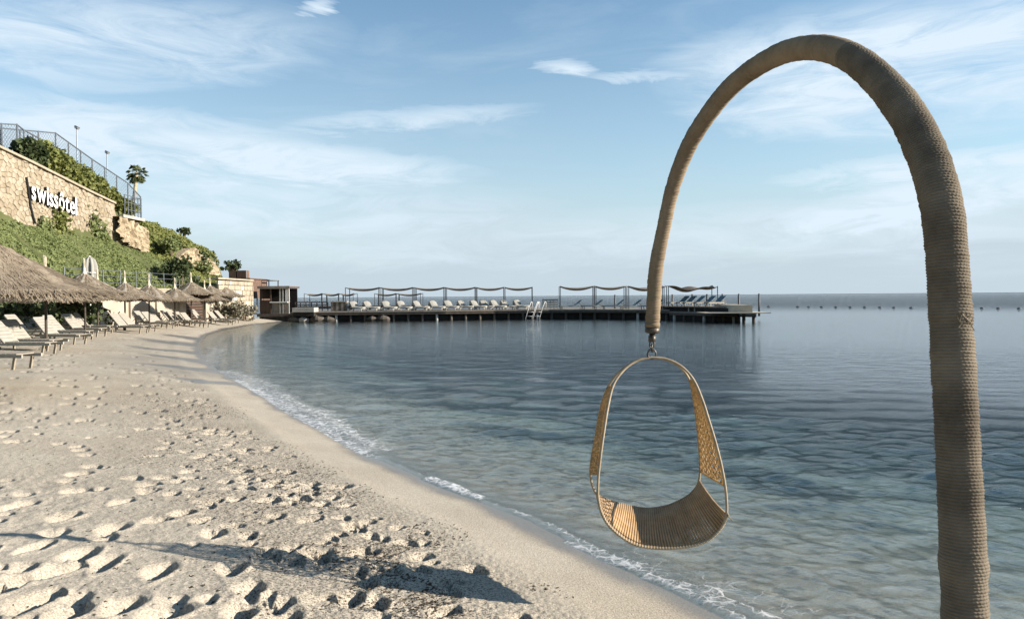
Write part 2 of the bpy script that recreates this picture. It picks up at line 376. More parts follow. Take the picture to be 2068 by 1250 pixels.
    while n < 3100:
        r = 3.6 * (36 / 3.6) ** rnd.random(); t = R(rnd.uniform(-40, 6)); x = r * math.sin(t); y = r * math.cos(t); n += 1
        d = float(shore_d(np.array([x]), np.array([y]))[0])
        if d < 1.15 or d > 12: continue
        band = math.exp(-((d - 1.95) / .55) ** 2); left = 1 / (1 + math.exp(-(d - 4.3) * 2.5))
        if r < 7.5 and rnd.random() > .05 + .42 * band * (r > 5.0) + .26 * left: continue
        if r >= 7.5 and rnd.random() > .16 + .6 * band + .55 * left: continue
        kind = rnd.random(); sc = rnd.uniform(.75, 1.15)
        if kind < .55: stamp(x, y, rnd.gauss(1.65, .4), .12 * sc, .070 * sc * rnd.uniform(.8, 1.2), rnd.uniform(.036, .056) * sc)
        else: stamp(x, y, rnd.gauss(1.5, .7), rnd.uniform(.05, .10), rnd.uniform(.032, .052), rnd.uniform(.028, .045))
    Z[-7:] = np.where(D[-7:] > 0, np.interp(D[-7:], PD, PH), Z[-7:])
    wet = 1 - sstep(.10, .40, D + (fbm(X / .7, Y / .7, 3) - .5) * .35)
    fing = np.zeros_like(X)
    for (yc, hw, ln) in [(34.5, 2.0, 2.9), (29.3, 1.15, 3.1), (25.4, .95, 2.5), (22.0, .9, 2.6), (18.3, .5, 1.9), (40, 1.6, 2.3)]:
        yy = Y + (fbm(X / 1.3, Y / 2.0 + yc, 3) - .5) * 1.3
        fing = np.maximum(fing, (1 - sstep(hw * .28, hw, np.abs(yy - yc - .12 * D) / np.clip(1.45 - .95 * D / ln, .25, 1.5))) * (1 - sstep(ln * .6, ln * 1.15, D)))
    haze_w = (1 - sstep(2.0, 4.2, D)) * sstep(18, 21, Y) * (1 - sstep(30, 38, Y)) * .45
    wet = np.clip(np.maximum(np.maximum(wet, fing * 1.0), haze_w * fbm(X / 3, Y / 3, 2) * 1.3), 0, 1) * (1 - .45 * sstep(.0, .7, -D))
    wr = sstep(.95, 1.3, D) * (1 - sstep(2.4, 3.5, D)) * (1 - sstep(14, 24, Y))
    wr = np.clip(wr * (.2 + 1.7 * fbm(X / .8 + 4, Y / .8, 4)) + .5 * sstep(1.1, 2, D) * fbm(X / .9, Y / .9 + 8, 3), 0, 1)
    V = np.stack([X, Y, Z], -1).reshape(-1, 3)
    F = polar_faces(nr, nc)
    me = npmesh('sand', V, F, [sand_mat()], True)
    attr(me, 'wet', wet); attr(me, 'wrack', wr)
    dp_ = np.clip(-D, 0, 200)
    attr(me, 'weed', np.clip(sstep(.40, .60, fbm(X / 3.2 + 3, Y / 2.4 + 6, 4) + .28 * sstep(3, 13, dp_) - .08) * sstep(1.8, 4.5, dp_) + .55 * sstep(.46, .66, fbm(X / .14, Y / .14, 4, .7)) * sstep(.1, .8, dp_), 0, 1))
    o = link(bpy.data.objects.new('beach_sand', me)); tag(o, kind='structure')
    return o
def sand_mat():
    M_ = bpy.data.materials.new('sand'); M_.use_nodes = True; nt = M_.node_tree; N = nt.nodes; L = nt.links; p = N['Principled BSDF']
    tc = N.new('ShaderNodeTexCoord')
    def nz(s, d, r=.6):
        n = N.new('ShaderNodeTexNoise'); n.inputs['Scale'].default_value = s; n.inputs['Detail'].default_value = d; n.inputs['Roughness'].default_value = r
        L.new(tc.outputs['Object'], n.inputs['Vector']); return n.outputs['Fac']
    def ramp(f, a, b, ca, cb):
        r = N.new('ShaderNodeValToRGB'); e = r.color_ramp.elements; e[0].position = a; e[1].position = b; e[0].color = (*ca, 1); e[1].color = (*cb, 1)
        L.new(f, r.inputs[0]); return r.outputs[0]
    def mx(f, a, b, bt='MIX'):
        n = N.new('ShaderNodeMixRGB'); n.blend_type = bt
        for i, q in enumerate((f, a, b)):
            if isinstance(q, (int, float)): n.inputs[i].default_value = q
            elif isinstance(q, tuple): n.inputs[i].default_value = (*q, 1)
            else: L.new(q, n.inputs[i])
        return n.outputs[0]
    def mt(op, a, b):
        n = N.new('ShaderNodeMath'); n.operation = op; n.use_clamp = True
        for i, q in enumerate((a, b)):
            if isinstance(q, (int, float)): n.inputs[i].default_value = q
            else: L.new(q, n.inputs[i])
        return n.outputs[0]
    wet = N.new('ShaderNodeAttribute'); wet.attribute_name = 'wet'; wr = N.new('ShaderNodeAttribute'); wr.attribute_name = 'wrack'
    base = ramp(nz(.8, 5), .35, .68, (.395, .352, .290), (.465, .422, .355))
    grain = ramp(nz(90, 4, .75), .38, .62, (.48, .46, .43), (1.2, 1.2, 1.18))
    c = mx(.85, base, grain, 'MULTIPLY')
    sp = nz(56, 4, .8)
    spk = mt('MULTIPLY', mt('MULTIPLY', mt('SUBTRACT', sp, .505), 16.0), wr.outputs['Fac'])
    c = mx(mt('MULTIPLY', spk, .95), c, (.085, .072, .056))
    we = N.new('ShaderNodeAttribute'); we.attribute_name = 'weed'
    c = mx(we.outputs['Fac'], c, (.030, .038, .032))
    wetc = mx(1.0, c, (.41, .415, .435), 'MULTIPLY')
    c = mx(wet.outputs['Fac'], c, wetc)
    L.new(c, p.inputs['Base Color'])
    rg = N.new('ShaderNodeMapRange'); L.new(wet.outputs['Fac'], rg.inputs[0]); rg.inputs[3].default_value = .95; rg.inputs[4].default_value = .30
    L.new(rg.outputs[0], p.inputs['Roughness']); 
    sg = N.new('ShaderNodeMapRange'); L.new(wet.outputs['Fac'], sg.inputs[0]); sg.inputs[3].default_value = .1; sg.inputs[4].default_value = .4
    L.new(sg.outputs[0], p.inputs['Specular IOR Level'])
    b = N.new('ShaderNodeBump'); b.inputs['Distance'].default_value = .012
    bs = N.new('ShaderNodeMapRange'); L.new(wet.outputs['Fac'], bs.inputs[0]); bs.inputs[3].default_value = .55; bs.inputs[4].default_value = .05
    L.new(bs.outputs[0], b.inputs['Strength']); L.new(nz(55, 5, .7), b.inputs['Height']); L.new(b.outputs[0], p.inputs['Normal'])
    return M_
build_sand()

# ------------------------------------------------------------------ sea
def water_mat():
    M_ = bpy.data.materials.new('sea_water'); M_.use_nodes = True; nt = M_.node_tree; N = nt.nodes; L = nt.links; N.clear()
    out = N.new('ShaderNodeOutputMaterial'); tc = N.new('ShaderNodeTexCoord')
    def nz(s, st, d=4, r=.55, dist=0.0):
        mp = N.new('ShaderNodeMapping'); mp.inputs['Scale'].default_value = st; mp.inputs['Rotation'].default_value = (0, 0, R(12)); L.new(tc.outputs['Object'], mp.inputs[0])
        n = N.new('ShaderNodeTexNoise'); n.inputs['Scale'].default_value = s; n.inputs['Detail'].default_value = d; n.inputs['Roughness'].default_value = r; n.inputs['Distortion'].default_value = dist
        L.new(mp.outputs[0], n.inputs['Vector']); return n.outputs['Fac']
    calm = N.new('ShaderNodeAttribute'); calm.attribute_name = 'calm'; chop = N.new('ShaderNodeAttribute'); chop.attribute_name = 'chop'
    def bump(h, dist, st, prev=None):
        b = N.new('ShaderNodeBump'); b.inputs['Distance'].default_value = dist
        if isinstance(st, float): b.inputs['Strength'].default_value = st
        else: L.new(st, b.inputs['Strength'])
        L.new(h, b.inputs['Height'])
        if prev is not None: L.new(prev, b.inputs['Normal'])
        return b.outputs[0]
    n1 = bump(nz(10.0, (.6, 1.1, 1), 6, .66, .3), .072, calm.outputs['Fac'])
    n2 = bump(nz(1.7, (.7, 1.05, 1), 6, .66, .6), .30, chop.outputs['Fac'], n1)
    gi = N.new('ShaderNodeNewGeometry'); dt = N.new('ShaderNodeVectorMath'); dt.operation = 'DOT_PRODUCT'
    L.new(gi.outputs['Incoming'], dt.inputs[0]); L.new(n2, dt.inputs[1])
    def mt(op, a, b, cl=True):
        n = N.new('ShaderNodeMath'); n.operation = op; n.use_clamp = cl
        for i, q in enumerate((a, b)):
            if isinstance(q, (int, float)): n.inputs[i].default_value = q
            else: L.new(q, n.inputs[i])
        return n.outputs[0]
    fres = mt('ADD', .02, mt('MULTIPLY', .98, mt('POWER', mt('SUBTRACT', 1.0, mt('ABSOLUTE', dt.outputs['Value'], 0.0, False)), 5.0)))
    gl = N.new('ShaderNodeBsdfGlossy'); gl.inputs['Roughness'].default_value = .025; L.new(n2, gl.inputs['Normal'])
    tr = N.new('ShaderNodeBsdfTransparent'); tr.inputs['Color'].default_value = (.95, .98, .97, 1)
    mx = N.new('ShaderNodeMixShader'); L.new(fres, mx.inputs[0]); L.new(tr.outputs[0], mx.inputs[1]); L.new(gl.outputs[0], mx.inputs[2])
    # foam lace
    fo = N.new('ShaderNodeAttribute'); fo.attribute_name = 'foam'
    mp = N.new('ShaderNodeMapping'); L.new(tc.outputs['Object'], mp.inputs[0])
    dn = N.new('ShaderNodeTexNoise'); dn.inputs['Scale'].default_value = 5; dn.inputs['Detail'].default_value = 4; L.new(mp.outputs[0], dn.inputs['Vector'])
    va = N.new('ShaderNodeVectorMath'); va.operation = 'MULTIPLY_ADD'; L.new(dn.outputs['Color'], va.inputs[0]); va.inputs[1].default_value = (.30, .30, 0); L.new(mp.outputs[0], va.inputs[2])
    vo = N.new('ShaderNodeTexVoronoi'); vo.feature = 'DISTANCE_TO_EDGE'; vo.inputs['Scale'].default_value = 7.5; L.new(va.outputs[0], vo.inputs['Vector'])
    vo2 = N.new('ShaderNodeTexVoronoi'); vo2.feature = 'DISTANCE_TO_EDGE'; vo2.inputs['Scale'].default_value = 17; L.new(va.outputs[0], vo2.inputs['Vector'])
    def mt(op, a, b, cl=True):
        n = N.new('ShaderNodeMath'); n.operation = op; n.use_clamp = cl
        for i, q in enumerate((a, b)):
            if isinstance(q, (int, float)): n.inputs[i].default_value = q
            else: L.new(q, n.inputs[i])
        return n.outputs[0]
    lace = mt('MAXIMUM', mt('SUBTRACT', 1.0, mt('MULTIPLY', vo.outputs['Distance'], 6.0)), mt('MULTIPLY', mt('SUBTRACT', 1.0, mt('MULTIPLY', vo2.outputs['Distance'], 5.0)), .75))
    ff = mt('ADD', mt('MULTIPLY', lace, .75), mt('MULTIPLY', dn.outputs['Fac'], .5))
    ff = mt('MULTIPLY', mt('SUBTRACT', mt('ADD', ff, mt('MULTIPLY', fo.outputs['Fac'], .80), False), 1.08), 1.6)
    ff = mt('MULTIPLY', ff, mt('MULTIPLY', fo.outputs['Fac'], 4.0))
    di = N.new('ShaderNodeBsdfDiffuse'); di.inputs['Color'].default_value = (.70, .71, .72, 1)
    m2 = N.new('ShaderNodeMixShader'); L.new(mt('MULTIPLY', ff, .88), m2.inputs[0]); L.new(mx.outputs[0], m2.inputs[1]); L.new(di.outputs[0], m2.inputs[2])
    L.new(m2.outputs[0], out.inputs['Surface'])
    ab = N.new('ShaderNodeVolumeAbsorption'); ab.inputs['Color'].default_value = (.25, .55, .61, 1); ab.inputs['Density'].default_value = .17
    L.new(ab.outputs[0], out.inputs['Volume'])
    return M_
def seg_dist(x, y, P):
    best = np.full(x.shape, 1e9)
    for a, b in zip(P[:-1], P[1:]):
        a = np.array(a[:2]); b = np.array(b[:2]); e = b - a; t = np.clip(((x - a[0]) * e[0] + (y - a[1]) * e[1]) / max((e ** 2).sum(), 1e-9), 0, 1)
        best = np.minimum(best, np.hypot(x - a[0] - t * e[0], y - a[1] - t * e[1]))
    return best
def build_sea():
    th = np.radians(np.r_[np.arange(-28, 42, .16), np.arange(42, 332, 4.0)])
    rr = np.array([2.5, 3.0, 3.4, 3.8, 4.1] + geo(4.3, 14, 1.0042) + geo(14, 130, 1.010) + [130, 160, 220, 400, 900, 2500, 9000])
    X, Y = polar(th, rr); nr, nc = X.shape; RR = np.hypot(X, Y)
    D = shore_d(X, Y); depth = np.clip(-D, 0, 30)
    Z = np.zeros_like(X); rnd = np.random.RandomState(5)
    sp = np.maximum(RR * np.radians(.16), RR * np.where(RR < 14, .0042, .010))
    patch = (.45 + 1.1 * fbm(X / 9, Y / 6, 3)) * (1 + .5 * sstep(5.5, 9, RR) * (1 - sstep(12, 24, RR)) - .92 * sstep(9, 19, RR))
    for k in range(52):
        lam = .13 * (2.2 / .13) ** (rnd.rand() ** 1.15) ; ang = R(rnd.normal(-104, 40)); ph = rnd.rand() * 6.28
        A = .0046 * lam ** .72 * (.5 if lam > 1.2 else 1) * (.6 + .8 * rnd.rand())
        fade = 1 - sstep(lam * .10, lam * .26, sp)
        sh = sstep(.0, .5 + lam * .8, depth)
        w = np.sin((X * math.cos(ang) + Y * math.sin(ang)) * 2 * math.pi / lam + ph + 2.0 * fbm(X / (lam * 3), Y / (lam * 3) + k, 2))
        Z += A * fade * sh * patch * (w + .25 * w * w)
    # small swell rolling in along the shore, one low crest
    Z += .030 * np.exp(-((D + .95 + .18 * (fbm(X / 1.6, Y / 1.6, 2) - .5)) / .10) ** 2) * (1 - sstep(8, 11, RR)) * sstep(.2, 1.0, X)
    Z += .022 * np.exp(-((D + .1) / .22) ** 2) * (1 - sstep(14, 20, RR)) * fbm(X / .8, Y / .8, 3)
    foam = np.zeros_like(X)
    def fo(px, w, st, z=0):
        P = [PZ(u, v, 0) for (u, v) in px]; q = seg_dist(X, Y, P)
        np.maximum(foam, st * (1 - sstep(w * .35, w, q + (fbm(X / .5, Y / .5, 3) - .5) * w * .9)), out=foam)
    fo([(440, 752), (500, 772), (545, 795), (600, 832), (660, 868), (735, 908)], .75, .70)
    fo([(470, 770), (540, 805), (600, 842), (665, 880), (730, 914)], .30, 1.0)
    fo([(560, 795), (640, 840), (700, 872), (740, 900)], .28, .85)
    fo([(418, 738), (425, 722), (440, 708), (428, 702)], .45, .58)
    fo([(868, 970), (905, 984), (965, 1006)], .14, 1.0)
    fo([(1145, 1098), (1195, 1116), (1215, 1128), (1275, 1145)], .11, .75)
    fo([(1310, 1168), (1390, 1190)], .09, .72)
    fo([(1430, 1196), (1450, 1215), (1500, 1228), (1560, 1252)], .11, .75)
    fo([(1270, 1130), (1400, 1160), (1500, 1200), (1620, 1240)], .28, .38)
    edge = np.exp(-((D + .03 + .05 * (fbm(X / .6, Y / .6, 3) - .5)) / .055) ** 2) * (1 - sstep(9, 22, RR)) * (.45 + .55 * sstep(.38, .6, fbm(X / 1.1 + 2, Y / 1.1, 3))) * .72
    foam = np.maximum(foam * .88, edge)
    Z += .02 * foam
    calm = .62 + .3 * sstep(.0, 3.0, depth) - .60 * sstep(22, 50, RR) * (1 - sstep(80, 120, RR))
    calm = np.clip(calm * patch * (1 - .4 * sstep(150, 900, RR)), .10, 1)
    Z[-7:] = 0; Z[RR < 3.9] = np.minimum(Z[RR < 3.9], 0)
    V = np.stack([X, Y, Z], -1).reshape(-1, 3); F = polar_faces(nr, nc)
    n = len(V)
    bot = np.stack([X[-1], Y[-1], np.full(nc, -11.0)], -1); V = np.r_[V, bot, [[0, 0, -11.0]], [[0, 0, 0.0]]]
    j = np.arange(nc); j2 = (j + 1) % nc; o_ = (nr - 1) * nc
    side = np.stack([o_ + j, o_ + j2, n + j2, n + j], -1)
    F = np.r_[F, side]
    cap = np.r_[np.stack([n + j2, n + j, np.full(nc, n + nc)], -1), np.stack([j, j2, np.full(nc, n + nc + 1)], -1)]
    me = bpy.data.meshes.new('sea'); me.vertices.add(len(V)); me.vertices.foreach_set('co', V.astype(np.float32).ravel())
    lp = np.r_[F.ravel(), cap[:, ::-1].ravel()].astype(np.int32)
    me.loops.add(len(lp)); me.loops.foreach_set('vertex_index', lp)
    me.polygons.add(len(F) + len(cap))
    st = np.r_[np.arange(len(F)) * 4, len(F) * 4 + np.arange(len(cap)) * 3].astype(np.int32)
    me.polygons.foreach_set('loop_start', st); me.polygons.foreach_set('loop_total', np.r_[np.full(len(F), 4), np.full(len(cap), 3)].astype(np.int32))
    me.polygons.foreach_set('use_smooth', np.r_[np.ones(nr * nc - nc, bool), np.zeros(len(F) + len(cap) - (nr - 1) * nc, bool)])
    me.update(calc_edges=True); me.validate()
    pad = np.zeros(nc + 2)
    attr(me, 'foam', np.r_[foam.ravel(), pad]); attr(me, 'calm', np.r_[calm.ravel(), pad]); attr(me, 'chop', np.r_[(.10 + .20 * sstep(8, 16, RR) * (1 - .75 * sstep(22, 40, RR)) + .85 * sstep(85, 160, RR)).ravel(), pad])
    me.materials.append(water_mat())
    o = link(bpy.data.objects.new('sea', me)); tag(o, kind='structure')
build_sea()
#@@PART2
ORD = ['first', 'second', 'third', 'fourth', 'fifth', 'sixth', 'seventh', 'eighth', 'ninth', 'tenth', 'eleventh', 'twelfth', 'thirteenth', 'fourteenth', 'fifteenth', 'sixteenth', 'seventeenth', 'eighteenth', 'nineteenth', 'twentieth', 'twenty-first', 'twenty-second', 'twenty-third', 'twenty-fourth', 'twenty-fifth']

# ------------------------------------------------------------------ hillside
HY = [-60, 0, 36, 43, 52, 58.5, 60, 64.6, 67.4, 70, 72.5, 76.6, 79.4, 81, 84, 92, 110]
H_LOW = [3.0, 2.8, 2.7, 2.7, 2.8, 2.9, 2.9, 3, 3, 3, 3, 2.9, 2.8, 2.6, 2.2, .8, .2]
H_BASE = [8, 7.6, 7.2, 6.9, 6.5, 6.1, 6.0, 5.7, 5.4, 5.1, 4.9, 4.6, 4.3, 4.0, 3.2, 1.5, .3]
H_TOP = [14, 13, 11.4, 10.6, 9.6, 9.0, 8.9, 8.6, 8.2, 7.9, 7.4, 6.85, 6.3, 5.5, 3.5, 1.8, .4]
WX = -24.5
def hz(tab, y): return float(np.interp(y, HY, tab))
def hill_profile(y):
    lo, ba, tp = hz(H_LOW, y), hz(H_BASE, y), hz(H_TOP, y)
    k = -2.2 * min(1, max(0, (y - 65.5) / 2.5)) - max(0, y - 75) * 1.3
    return [(WX - .35 + k, -.5), (WX - .35 + k, lo - .1), (WX - 1.3 + k, lo), (WX - 3.0 + k * .8, lerp(lo, ba, .48)), (-29.9 + min(0, k + 3), ba), (-30.55 + min(0, k + 3), tp - .25), (-34.0 + min(0, k + 3), tp + .2), (-44, tp + 1.4 if y < 84 else tp), (-75, tp + 4 if y < 84 else tp * .8), (-140, tp + 6 if y < 84 else 0)]
def build_hill():
    ys = np.linspace(-60, 87, 116); P = []
    for y in ys:
        row = []
        for i, (x, z) in enumerate(hill_profile(y)):
            j = 0 if i in (0, 1) else 1
            row.append((x + j * .3 * (float(fbm(np.array([y / 3.1]), np.array([i * 3.7]), 3)[0]) - .5), y, z + j * .35 * (float(fbm(np.array([y / 2.7 + 50]), np.array([i * 5.1]), 3)[0]) - .5)))
        P.append(row[::-1])
    b = MB(); b.grid(P); o = b.build('hillside', M['earth'], smooth=True); tag(o, kind='structure')
build_hill()
def leaves(name, pts, size, m_, parent=None, nrm=None, world=False, seed=1):
    """bent leaf sprigs: two quads folded along the midrib, pts = Nx3"""
    rs = np.random.RandomState(seed); n = len(pts); pts = np.asarray(pts, float)
    if parent is not None and world: pts = pts - np.array(parent.location)
    a = rs.normal(size=(n, 3)); a /= np.linalg.norm(a, axis=1)[:, None]
    q = rs.normal(size=(n, 3))
    if nrm is not None: q = q * .75 + np.asarray(nrm)
    b = np.cross(a, q); b /= np.linalg.norm(b, axis=1)[:, None] + 1e-9; c = np.cross(a, b)
    s = size * (.55 + .9 * rs.rand(n, 1)); w = s * (.30 + .25 * rs.rand(n, 1))
    V = np.stack([pts - a * s * .5, pts + b * w + c * w * .35, pts + a * s * .5, pts - b * w + c * w * .35], 1)
    V = V.reshape(-1, 3); i = np.arange(n)[:, None] * 4
    F = np.r_[i + np.array([[0, 1, 2]]), i + np.array([[0, 2, 3]])]
    me = npmesh(name, V, F, [m_]); o = link(bpy.data.objects.new(name, me))
    if parent is not None: o.parent = parent
    return o
def ivy_pts(n, y0, y1, segs, keep=None, off=.25, seed=1, thr=.28):
    rs = np.random.RandomState(seed); N_ = n * 3; y = rs.uniform(y0, y1, N_); k = np.array(segs)[rs.randint(len(segs), size=N_)]; t = rs.rand(N_)
    lo, ba, tp = (np.interp(y, HY, q) for q in (H_LOW, H_BASE, H_TOP)); o1 = np.ones(N_)
    kk = -2.2 * np.clip((y - 65.5) / 2.5, 0, 1) - np.maximum(0, y - 75) * 1.3; XS = np.stack([WX - .35 + kk, WX - .35 + kk, WX - 1.3 + kk, WX - 3.0 + kk * .8, -29.9 + np.minimum(0, kk + 3), -30.55 + np.minimum(0, kk + 3), -34.0 + np.minimum(0, kk + 3)]); ZS = np.stack([-.5 * o1, lo - .1, lo, lo + (ba - lo) * .48, ba, tp - .25, tp + .2])
    i = np.arange(N_); x = XS[k, i] + (XS[k + 1, i] - XS[k, i]) * t; z = ZS[k, i] + (ZS[k + 1, i] - ZS[k, i]) * t
    lump = fbm(y / 1.2, z / 1.0 + x * .4, 3); o = off * (lump - .25) * 2.6 * (.35 + .65 * rs.rand(N_))
    ok = lump > thr + .1 * rs.rand(N_)
    if keep is not None: ok &= keep(y, x, z)
    return np.stack([x + o * .8, y, z + o * .6], 1)[ok][:n]
tag(leaves('ivy', ivy_pts(62000, 26, 62, [1, 2, 3, 3], off=.16, seed=2, thr=.2), .165, M['ivy'], nrm=(1.6, -.2, .8), seed=2), 'green ivy covering the slope below the stone wall', 'ivy', kind='stuff')
def cliff_free(y, x, z):
    ba = np.interp(y, HY, H_BASE); tp = np.interp(y, HY, H_TOP); t = (z - ba) / np.maximum(.2, tp - ba)
    return np.where(y < 61, z > 7.6, ~((y > 66) & (y < 75.5) & (t < .55 + .2 * np.sin(y * 1.7)) & (t > .0)))
tag(leaves('ivy', ivy_pts(46000, 57.5, 86, [1, 2, 3, 3, 4, 4, 5], cliff_free, .3, seed=3, thr=.2), .18, M['hedge'], nrm=(1.5, -.3, .8), seed=3), 'bright green creeper over the far end of the slope', 'creeper', kind='stuff')

# ------------------------------------------------------------------ big stone retaining wall with the sign
SWX = -30.0
def clip_poly(P, nx, ny, c):        # keep nx*x+ny*y <= c
    out = []
    for i in range(len(P)):
        a, b = P[i - 1], P[i]; da = nx * a[0] + ny * a[1] - c; db = nx * b[0] + ny * b[1] - c
        if (da <= 0) != (db <= 0): t = da / (da - db); out.append((a[0] + (b[0] - a[0]) * t, a[1] + (b[1] - a[1]) * t))
        if db <= 0: out.append(b)
    return out
def build_stone_wall():
    def wz(u, v): p = PX(u, v, SWX); return (p.y, p.z)
    top = [wz(u, v) for (u, v) in [(-70, 262), (0, 299), (60, 327), (120, 357), (180, 387), (231, 411)]]
    bot = [wz(u, v) for (u, v) in [(-70, 425), (0, 444), (100, 463), (190, 478), (240, 494), (291, 507)]]
    right = [wz(233, 436), wz(262, 446), wz(289, 466)]
    y0 = top[0][0]; y1 = bot[-1][0]
    ty = [p[0] for p in top] + [right[0][0], right[1][0], right[2][0]]; tz = [p[1] for p in top] + [right[0][1], right[1][1], right[2][1]]
    by = [p[0] for p in bot]; bz = [p[1] for p in bot]
    zt = lambda y: float(np.interp(y, ty, tz)); zb = lambda y: float(np.interp(y, by, bz)) - .6
    root = thing('retaining_wall', 'long tan rubble stone retaining wall high on the hillside carrying the white sign', 'wall', (SWX, y0, zb(y0)))
    # mortar core
    b = MB(); n = 40; yy = np.linspace(y0, y1, n); Pf = []
    V = []; F = []
    for y in yy:
        V += [(SWX - .05, y, zb(y)), (SWX - .05, y, zt(y) - .04), (SWX - 1.0, y, zt(y) - .04), (SWX - 1.0, y, zb(y))]
    for i in range(n - 1):
        for k in range(4):
            k2 = (k + 1) % 4; F.append((i * 4 + k, i * 4 + k2, i * 4 + 4 + k2, i * 4 + 4 + k))
    F += [(3, 2, 1, 0), tuple((n - 1) * 4 + k for k in range(4))]
    b.add(V, F); b.build('mortar_core', M['mortar'], root, world=True)
    # stones
    rs = random.Random(4); S = .38; pts = []
    z0 = min(bz) - .6; z1 = max(tz)
    ny = int((y1 - y0) / S) + 1; nz = int((z1 - z0) / (S * .8)) + 1
    for i in range(-1, ny + 1):
        for k in range(-1, nz + 1):
            y = y0 + (i + .5 + (.5 if k % 2 else 0) + rs.uniform(-.36, .36)) * S; z = z0 + (k + .5 + rs.uniform(-.34, .34)) * S * .8
            pts.append((y, z))
    A = np.array(pts); cand = []
    for (y, z) in pts:
        if not (y0 + .05 < y < y1 - .05) or not (zb(y) < z < zt(y) - .08): continue
        P = [(y - .6, z - .6), (y + .6, z - .6), (y + .6, z + .6), (y - .6, z + .6)]
        dd = ((A - (y, z)) ** 2).sum(1); idx = np.argsort(dd)[1:16]
        for j in idx:
            oy, oz = A[j]; nx_, nz_ = oy - y, oz - z; L = math.hypot(nx_, nz_)
            P = clip_poly(P, nx_ / L, nz_ / L, (nx_ * (oy + y) + nz_ * (oz + z)) / 2 / L - .008)
            if len(P) < 3: break
        if len(P) < 3: continue
        sl_ = (zt(y + .3) - zt(y - .3)) / .6; L = math.hypot(sl_, 1)
        P = clip_poly(P, -sl_ / L, 1 / L, (zt(y) - .12 - sl_ * y) / L) if y < ty[5] - .3 else clip_poly(P, 0, 1, max(zt(y), z + .1))
        P = clip_poly(P, 1, 0, y1); P = clip_poly(P, -1, 0, -y0)
        if len(P) >= 3: cand.append((y, z, P))
    cand.sort(key=lambda c: c[0]); vis = [c for c in cand if c[0] > wz(-25, 350)[0]]; rest = [c for c in cand if c[0] <= wz(-25, 350)[0]]
    rest += vis[300:]; vis = vis[:300]
    mats = [M['stone'], M['stone2'], M['stone3']]
    def stone(b, y, z, P, o):
        d = rs.uniform(.02, .075); n = len(P); V = []
        for (s_, x) in ((1.0, -.04), (1.0, d * .55), (.86, d)):
            V += [(SWX + x + (rs.uniform(-.015, .015) if s_ < 1 else 0) - o[0], y + (p[0] - y) * s_ - o[1], z + (p[1] - z) * s_ - o[2]) for p in P]
        F = []
        for l in range(2):
            for k in range(n): k2 = (k + 1) % n; F.append((l * n + k, l * n + k2, l * n + n + k2, l * n + n + k))
        F.append(tuple(2 * n + k for k in range(n)))
        b.add(V, F)
    o = root.location
    for (y, z, P) in vis:
        b = MB(); stone(b, y, z, P, (SWX, y, z)); s_ = b.build('stone', rs.choice(mats), root); s_.location = (0, y - o.y, z - o.z)
    b = MB()
    for (y, z, P) in rest: b.cur = rs.randint(0, 2); stone(b, y, z, P, o)
    if rest: tag(b.build('stones', mats, root), kind='stuff')
    # pale coping along the top
    b = MB()
    for k in range(len(top) - 1):
        (ya, za), (yb, zb_) = top[k], top[k + 1]
        b.beam((SWX - .42, ya + .005, za + .02), (SWX - .42, yb - .005, zb_ + .02), 1.15, .14)
    b.build('coping', M['stone2'], root, world=True)
    # dark cable down the face beside the sign
    b = MB(); b.tube([PX(u, v, SWX + .14) for (u, v) in [(54, 358), (58, 385), (62, 415), (68, 440), (72, 452)]], .055, 6)
    b.build('cable', M['black'], root, world=True)
    # plants growing out of the wall face
    for q, (u, v, n_, r_) in enumerate([(122, 446, 260, .8), (194, 456, 200, .7), (88, 460, 160, .45), (212, 478, 160, .6)]):
        c = PX(u, v, SWX + .2); rs2 = np.random.RandomState(40 + q)
        pt = np.array(c) + rs2.normal(size=(n_, 3)) * np.array([.16, r_ * .5, r_ * .65])
        pt[:, 0] = np.maximum(pt[:, 0], SWX + .06)
        pl = thing('wall_plant', ['yellow-green climber hanging below the middle of the white sign', 'dark creeper hanging on the stone wall right of the sign', 'low creeper at the foot of the stone wall beneath the sign', 'green tuft at the foot of the stone wall near its far end'][q], 'plant', (c.x, c.y, c.z - r_))
        leaves('foliage', pt, .26, M['hedge' if q == 0 else 'ivy'], pl, (1, 0, .3), True, 60 + q)
        b = MB()
        for j in range(4): b.tube([(SWX + .1, c.y + .1 * j, c.z - r_), (SWX + .16, c.y + .25 * (j - 1.5), c.z), (SWX + .14, c.y + .35 * (j - 1.5), c.z + r_ * .8)], .018, 5)
        b.build('stem', M['bark'], pl, world=True)
build_stone_wall()
